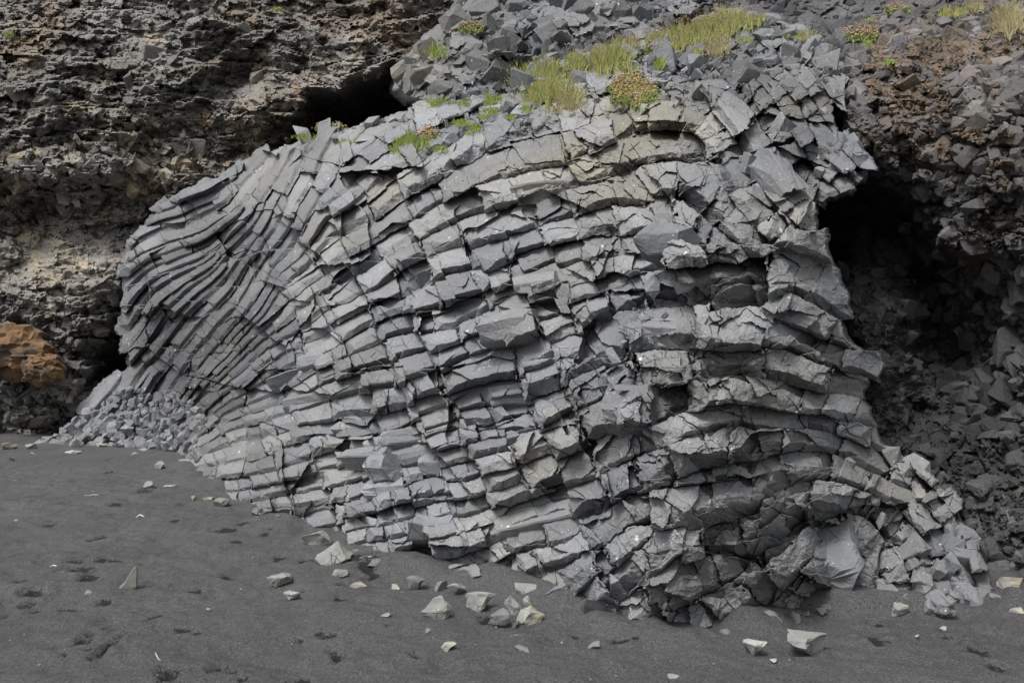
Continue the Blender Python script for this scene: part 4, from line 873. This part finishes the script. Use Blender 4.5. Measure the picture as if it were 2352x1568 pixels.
def blobsmall(pts, r, rs):
    o = np.array([[1,0,0],[-1,0,0],[0,1,0],[0,-1,0],[0,0,1],[0,0,-1]], float); f = np.array([[0,2,4],[2,1,4],[1,3,4],[3,0,4],[2,0,5],[1,2,5],[3,1,5],[0,3,5]])
    n = len(pts); V = pts[:, None] + o[None] * (r * rs.uniform(.6, 1.2, (n, 1, 1))); C = np.repeat(rs.rand(n), 6)[:, None] * np.ones((1, 3))
    return V.reshape(-1, 3), (f[None] + (np.arange(n) * 6)[:, None, None]).reshape(-1, 3), C
def leafy(n, px, py, w, h, rs, size=.02):
    bx = px + rs.uniform(-.6, .6, n) * w; by = py + rs.uniform(-.6, .6, n) * h
    kp = (n2(bx, by, 17, 3, int(px) % 97) * 1.3 + .55 > ((bx - px) / (w * .5)) ** 2 + ((by - py) / (h * .5)) ** 2 - .35 * rs.rand(n)); bx, by = bx[kp], by[kp]; n = len(bx)
    d = surf(bx, by) - .03 - rs.rand(n) * .15; p = P(bx, by, d); a = rand_rot(n, rs); q = np.array([[-1, 0, 0], [0, -.5, .1], [1, 0, 0], [0, .5, .1]]) * size
    V = p[:, None] + np.einsum('nij,mj->nmi', a, q) * rs.uniform(.6, 1.2, (n, 1, 1)); return V.reshape(-1, 3), np.arange(n * 4).reshape(-1, 4), np.repeat(rs.rand(n), 4)[:, None] * np.ones((1, 3)), p
GR = 'grass tufts growing on the outcrop and cliff'; HB = 'flowering cushions growing on the outcrop and cliff'
PLANTS = [
 (1005,238,70,26,'G','bright green grass tuft at the cave end of the crest'),(1127,224,56,20,'G','green grass tuft under the knoll, right of the brightest tuft'),(1066,232,30,12,'g','small thin grass tuft between two larger green ones under the knoll'),
 (936,322,74,36,'D','green grass mat hanging over the edge with a beard of dry brown roots'),(980,310,56,32,'F','orange flowering cushion right of the mat with the beard of dry roots'),(1012,340,32,12,'G','vivid green patch just below the flowering cushion over the columns'),
 (1059,278,38,13,'G','low green tuft in the middle of the bare crest slab'),(1113,265,28,10,'g','pale green moss-like tuft below the knoll'),(1127,250,40,15,'g','yellow green tuft above the pale moss-like one'),(1091,288,28,15,'G','green tuft with a few orange heads above the big smooth block'),
 (1073,302,24,9,'g','faint green tuft under the one with orange heads'),(1170,266,26,11,'g','small tuft on the slab left of the rusty patch'),(1212,245,34,14,'G','grass tuft below the wide flowering slope'),
 (1080,66,52,20,'F','reddish green cushion on the left shoulder of the knoll'),(1005,112,42,26,'g','dry yellowish tuft on the pale left flank of the knoll'),
 (1199,180,56,28,'F','flowering cushion at the dark hollow of the knoll'),(1246,156,110,40,'T','wide grass tuft right of the dark hollow'),(1268,208,116,46,'T','wide yellow green grass tuft in the middle of the crest'),(1300,232,64,36,'Y','dry straw-coloured grass patch beside the pair of grey boulders'),
 (1400,128,92,48,'T','tall green grass tuft behind the pair of grey boulders'),(1322,135,44,36,'T','grass tuft left of a dark cube-shaped block'),(1437,92,60,30,'Y','yellowing tuft at the back of the crest'),(1433,152,48,20,'T','low grass tuft above the round flowering cushion'),(1458,210,94,60,'F','large round cushion of orange flowers on the crest'),
 (1494,112,36,24,'F','small reddish cushion below the long grass bank'),(1525,88,90,34,'S','left end of the long grass bank with brown seed heads'),(1575,74,90,38,'S','second tuft from the left of the long grass bank'),(1625,60,90,40,'S','middle of the long grass bank with dense brown seed heads'),(1672,44,90,42,'S','tall tuft right of the middle of the long grass bank'),(1718,38,70,26,'T','low right end of the long grass bank'),
 (1649,100,48,32,'Y','tuft with dry stalks on the bare rock below the grass bank'),(1597,114,34,16,'T','small tuft left of the one with dry stalks'),(1667,116,16,9,'G','tiny bright green tuft under the one with dry stalks'),(1710,88,40,12,'g','thin tuft under the right end of the grass bank'),(1515,138,22,26,'G','narrow green tuft beside the hole in the rock'),
 (1897,84,80,48,'Y','big shaggy tuft turning brown on the right shoulder'),(1845,76,64,18,'T','low green grass left of the big shaggy tuft'),(1973,82,82,24,'F','orange flowering cushion right of the big shaggy tuft'),(1991,98,24,16,'g','little tuft under the right orange cushion'),
 (1998,46,44,12,'T','low grass on the back ledge left of the flower patch'),(2066,24,54,16,'F','reddish flower patch on the back ledge'),(2041,138,24,12,'G','single bright green tuft on the brown crust'),(2190,24,80,18,'T','grass on the top right ledge'),(2240,10,50,16,'Y','dry grass along the very top at right'),(2316,36,66,54,'Y','pale spiky dry tuft near the top right corner'),
 (22,76,28,13,'G','green moss tuft on the ochre patch at the left cliff'),(52,92,14,8,'g','tiny tuft right below the moss tuft on the left cliff'),(637,20,28,10,'G','green tuft high on the left cliff near a white streak'),(752,294,70,14,'F','orange flecked cushion at the left end of the crest'),(795,322,40,15,'g','yellow green tuft below the left orange flecked cushion'),(700,311,56,12,'G','thin green strip where the crest meets the left cliff'),(845,282,24,9,'G','small tuft on the crest between the orange flecked cushion and the cave')]
rs = np.random.RandomState(31)
for (px, py, w_, h_, k, lab) in PLANTS:
    w_ *= 1.15; h_ *= 1.2; base = P(px, py + h_ * .4, surf(px, py)); nm = 'flowering_plant' if k == 'F' else 'grass_tuft'
    t = empty(nm, base); tag(t, lab, 'flowering plant' if k == 'F' else 'grass tuft', HB if k == 'F' else GR)
    def kid(name, V, f, m, C): return mesh_obj(name, V - base, [f], m, t, C)
    area = w_ * h_
    if k == 'F':
        V, f, C, p = leafy(int(area * .75), px, py, w_, h_, rs, .024); kid('leaves', V, f, HERB, C)
        V, f, C, tp = blades(int(area * .10), px, py, w_ * .95, h_ * .8, rs, .5, .004, fr=.05); kid('stems', V, f, GREEN, C)
        p = p[rs.rand(len(p)) < .17]; p = p + np.stack([0 * p[:, 0], -.05 - .03 * rs.rand(len(p)), .05 * rs.rand(len(p))], 1); V, f, C = blobsmall(p, .012, rs); kid('flower_heads', V, f, PETAL, C)
    else:
        m = {'G': GREEN, 'g': GREEN, 'T': GRASS, 'S': GRASS, 'Y': STRAW, 'D': GREEN}[k]; dn = {'G': .55, 'g': .32, 'T': .42, 'S': .42, 'Y': .34, 'D': .55}[k]
        V, f, C, tp = blades(int(area * dn) + 30, px, py, w_, h_ * 1.05, rs, .45, .0062); C = np.clip(C * (1.3 if k in 'TSY' else .8), 0, 1); kid('blades', V, f, m, C)
        if k in 'SYT':
            nn = int(w_ * (.9 if k != 'T' else .3)); V, f, C, tp = blades(nn, px, py - h_ * .1, w_, h_ * 1.45, rs, .25, .0022, .3, .7, False); kid('dry_stalks', V, f, DRY, C)
            V, f, C = blobsmall(tp, .0095, rs); kid('seed_heads', V, f, PETAL if k != 'Y' else DRY, C * .6)
        if k == 'D':
            n = 420; bx = 930 + rs.uniform(-22, 22, n); by = 338 + rs.uniform(-6, 3, n); d = OUT(bx, by) - .22; p = P(bx, by, d); L = rs.uniform(.12, .26, n) * (1 - np.abs(bx - 930) / 50)
            V = np.zeros((n, 6, 3)); jx = rs.normal(size=n) * .02
            for i, s_ in enumerate((0, .5, 1)):
                c = p + np.stack([jx * s_ + (bx - 930) * -.0009 * s_, -.03 * math.sin(s_ * 2) + 0 * jx, -L * s_], 1); V[:, 2 * i] = c - [.003, 0, 0]; V[:, 2 * i + 1] = c + [.003 * (1 - s_ * .8), 0, 0]
            q = np.array([[0, 1, 3, 2], [2, 3, 5, 4]]); kid('dry_roots', V.reshape(-1, 3), (q[None] + (np.arange(n) * 6)[:, None, None]).reshape(-1, 4), DRY, np.repeat(rs.rand(n), 6)[:, None] * np.ones((1, 3)))

# ------------------------------------------------------------------ driftwood and twigs on the sand
def tube(name, pts, rad, m, label, cat, parent=None):
    pts = np.array(pts, float); k = len(pts); t = np.gradient(pts, axis=0); t /= np.linalg.norm(t, axis=1)[:, None]; u = np.cross(t, [0, .3, 1]); u /= np.linalg.norm(u, axis=1)[:, None]; v = np.cross(t, u)
    q = 7; a = np.arange(q) / q * 2 * math.pi; r = np.interp(np.arange(k), np.linspace(0, k - 1, len(rad)), rad)
    V = pts[:, None] + (u[:, None] * np.cos(a)[None, :, None] + v[:, None] * np.sin(a)[None, :, None]) * r[:, None, None]
    i = np.arange(k * q).reshape(k, q); j = np.roll(i, -1, 1); Q = np.stack([i[:-1].ravel(), i[1:].ravel(), j[1:].ravel(), j[:-1].ravel()], 1)
    V = np.concatenate([V.reshape(-1, 3), pts[:1], pts[-1:]]); T = np.concatenate([np.stack([i[0], j[0], np.full(q, k * q)], 1), np.stack([j[-1], i[-1], np.full(q, k * q + 1)], 1)])
    o = mesh_obj(name, V, [Q, T], m, parent, np.tile([[.5, .5, .5]], (len(V), 1)))
    if parent is None: tag(o, label, cat)
    return o
def gp(px, py, up=.004):
    x, y = sd_of(px, py); return [x, y, float(sand_h(np.array(x), np.array(y))) + up]
tube('twig', [gp(194,1145), gp(203,1143,.012), gp(214,1141,.014), gp(226,1141,.006)], (.006, .008, .003), WOOD, 'pale dry twig lying on the far left sand', 'twig')
tube('twig', [gp(357,1496), gp(359,1503,.01), gp(364,1508), gp(369,1511)], (.002, .003, .001), WOOD, 'thin pale straw on the lower left sand', 'straw')
tube('twig', [gp(313,1190), gp(321,1187,.012), gp(331,1188)], (.004, .008, .003), SHELL, 'short white driftwood bit on the sand left of centre', 'driftwood')
tube('twig', [gp(116,1308), gp(122,1305,.01), gp(130,1306)], (.003, .005, .002), SHELL, 'tiny white stick on the left sand above the footprints', 'twig')
tube('twig', [gp(18,1105), gp(33,1103,.008), gp(48,1102)], (.003, .004, .002), WOOD, 'thin stick lying at the far left edge of the sand', 'twig')
# pointed shard stuck upright
b0 = gp(276, 1345); b1 = gp(312, 1347); x, y = sd_of(300, 1345); sc_ = y / F
pr = [(-26, 0), (-14, 12), (-4, 30), (6, 46), (11, 48), (13, 40), (12, 22), (12, 0), (0, -6)]
V = []
for dy in (-.022, .022):
    for (a_, b_) in pr: V.append([(a_ + 2) * sc_, dy * (1 - b_ / 70) + .004 * math.sin(a_), b_ * sc_ * 1.0])
k = len(pr); bm = bmesh.new(); vv = [bm.verts.new(q) for q in V]
bm.faces.new(vv[:k]); bm.faces.new(vv[k:][::-1])
for i in range(k): bm.faces.new([vv[i], vv[k + i], vv[k + (i + 1) % k], vv[(i + 1) % k]])
bmesh.ops.recalc_face_normals(bm, faces=bm.faces[:]); bmesh.ops.bevel(bm, geom=bm.edges[:], offset=.004, segments=1, affect='EDGES'); bmesh.ops.triangulate(bm, faces=bm.faces[:])
bm.verts.index_update(); Vn = np.array([q.co for q in bm.verts]); Fn = np.array([[q.index for q in f.verts] for f in bm.faces]); bm.free()
o = mesh_obj('stone_shard', Vn, [Fn], PALE, None, np.tile([[.25, .8, .1]], (len(Vn), 1))); o.location = (x, y, -.005); o.rotation_euler = (.1, 0, .3)
tag(o, 'tall pointed stone shard standing upright in the left sand', 'stone')
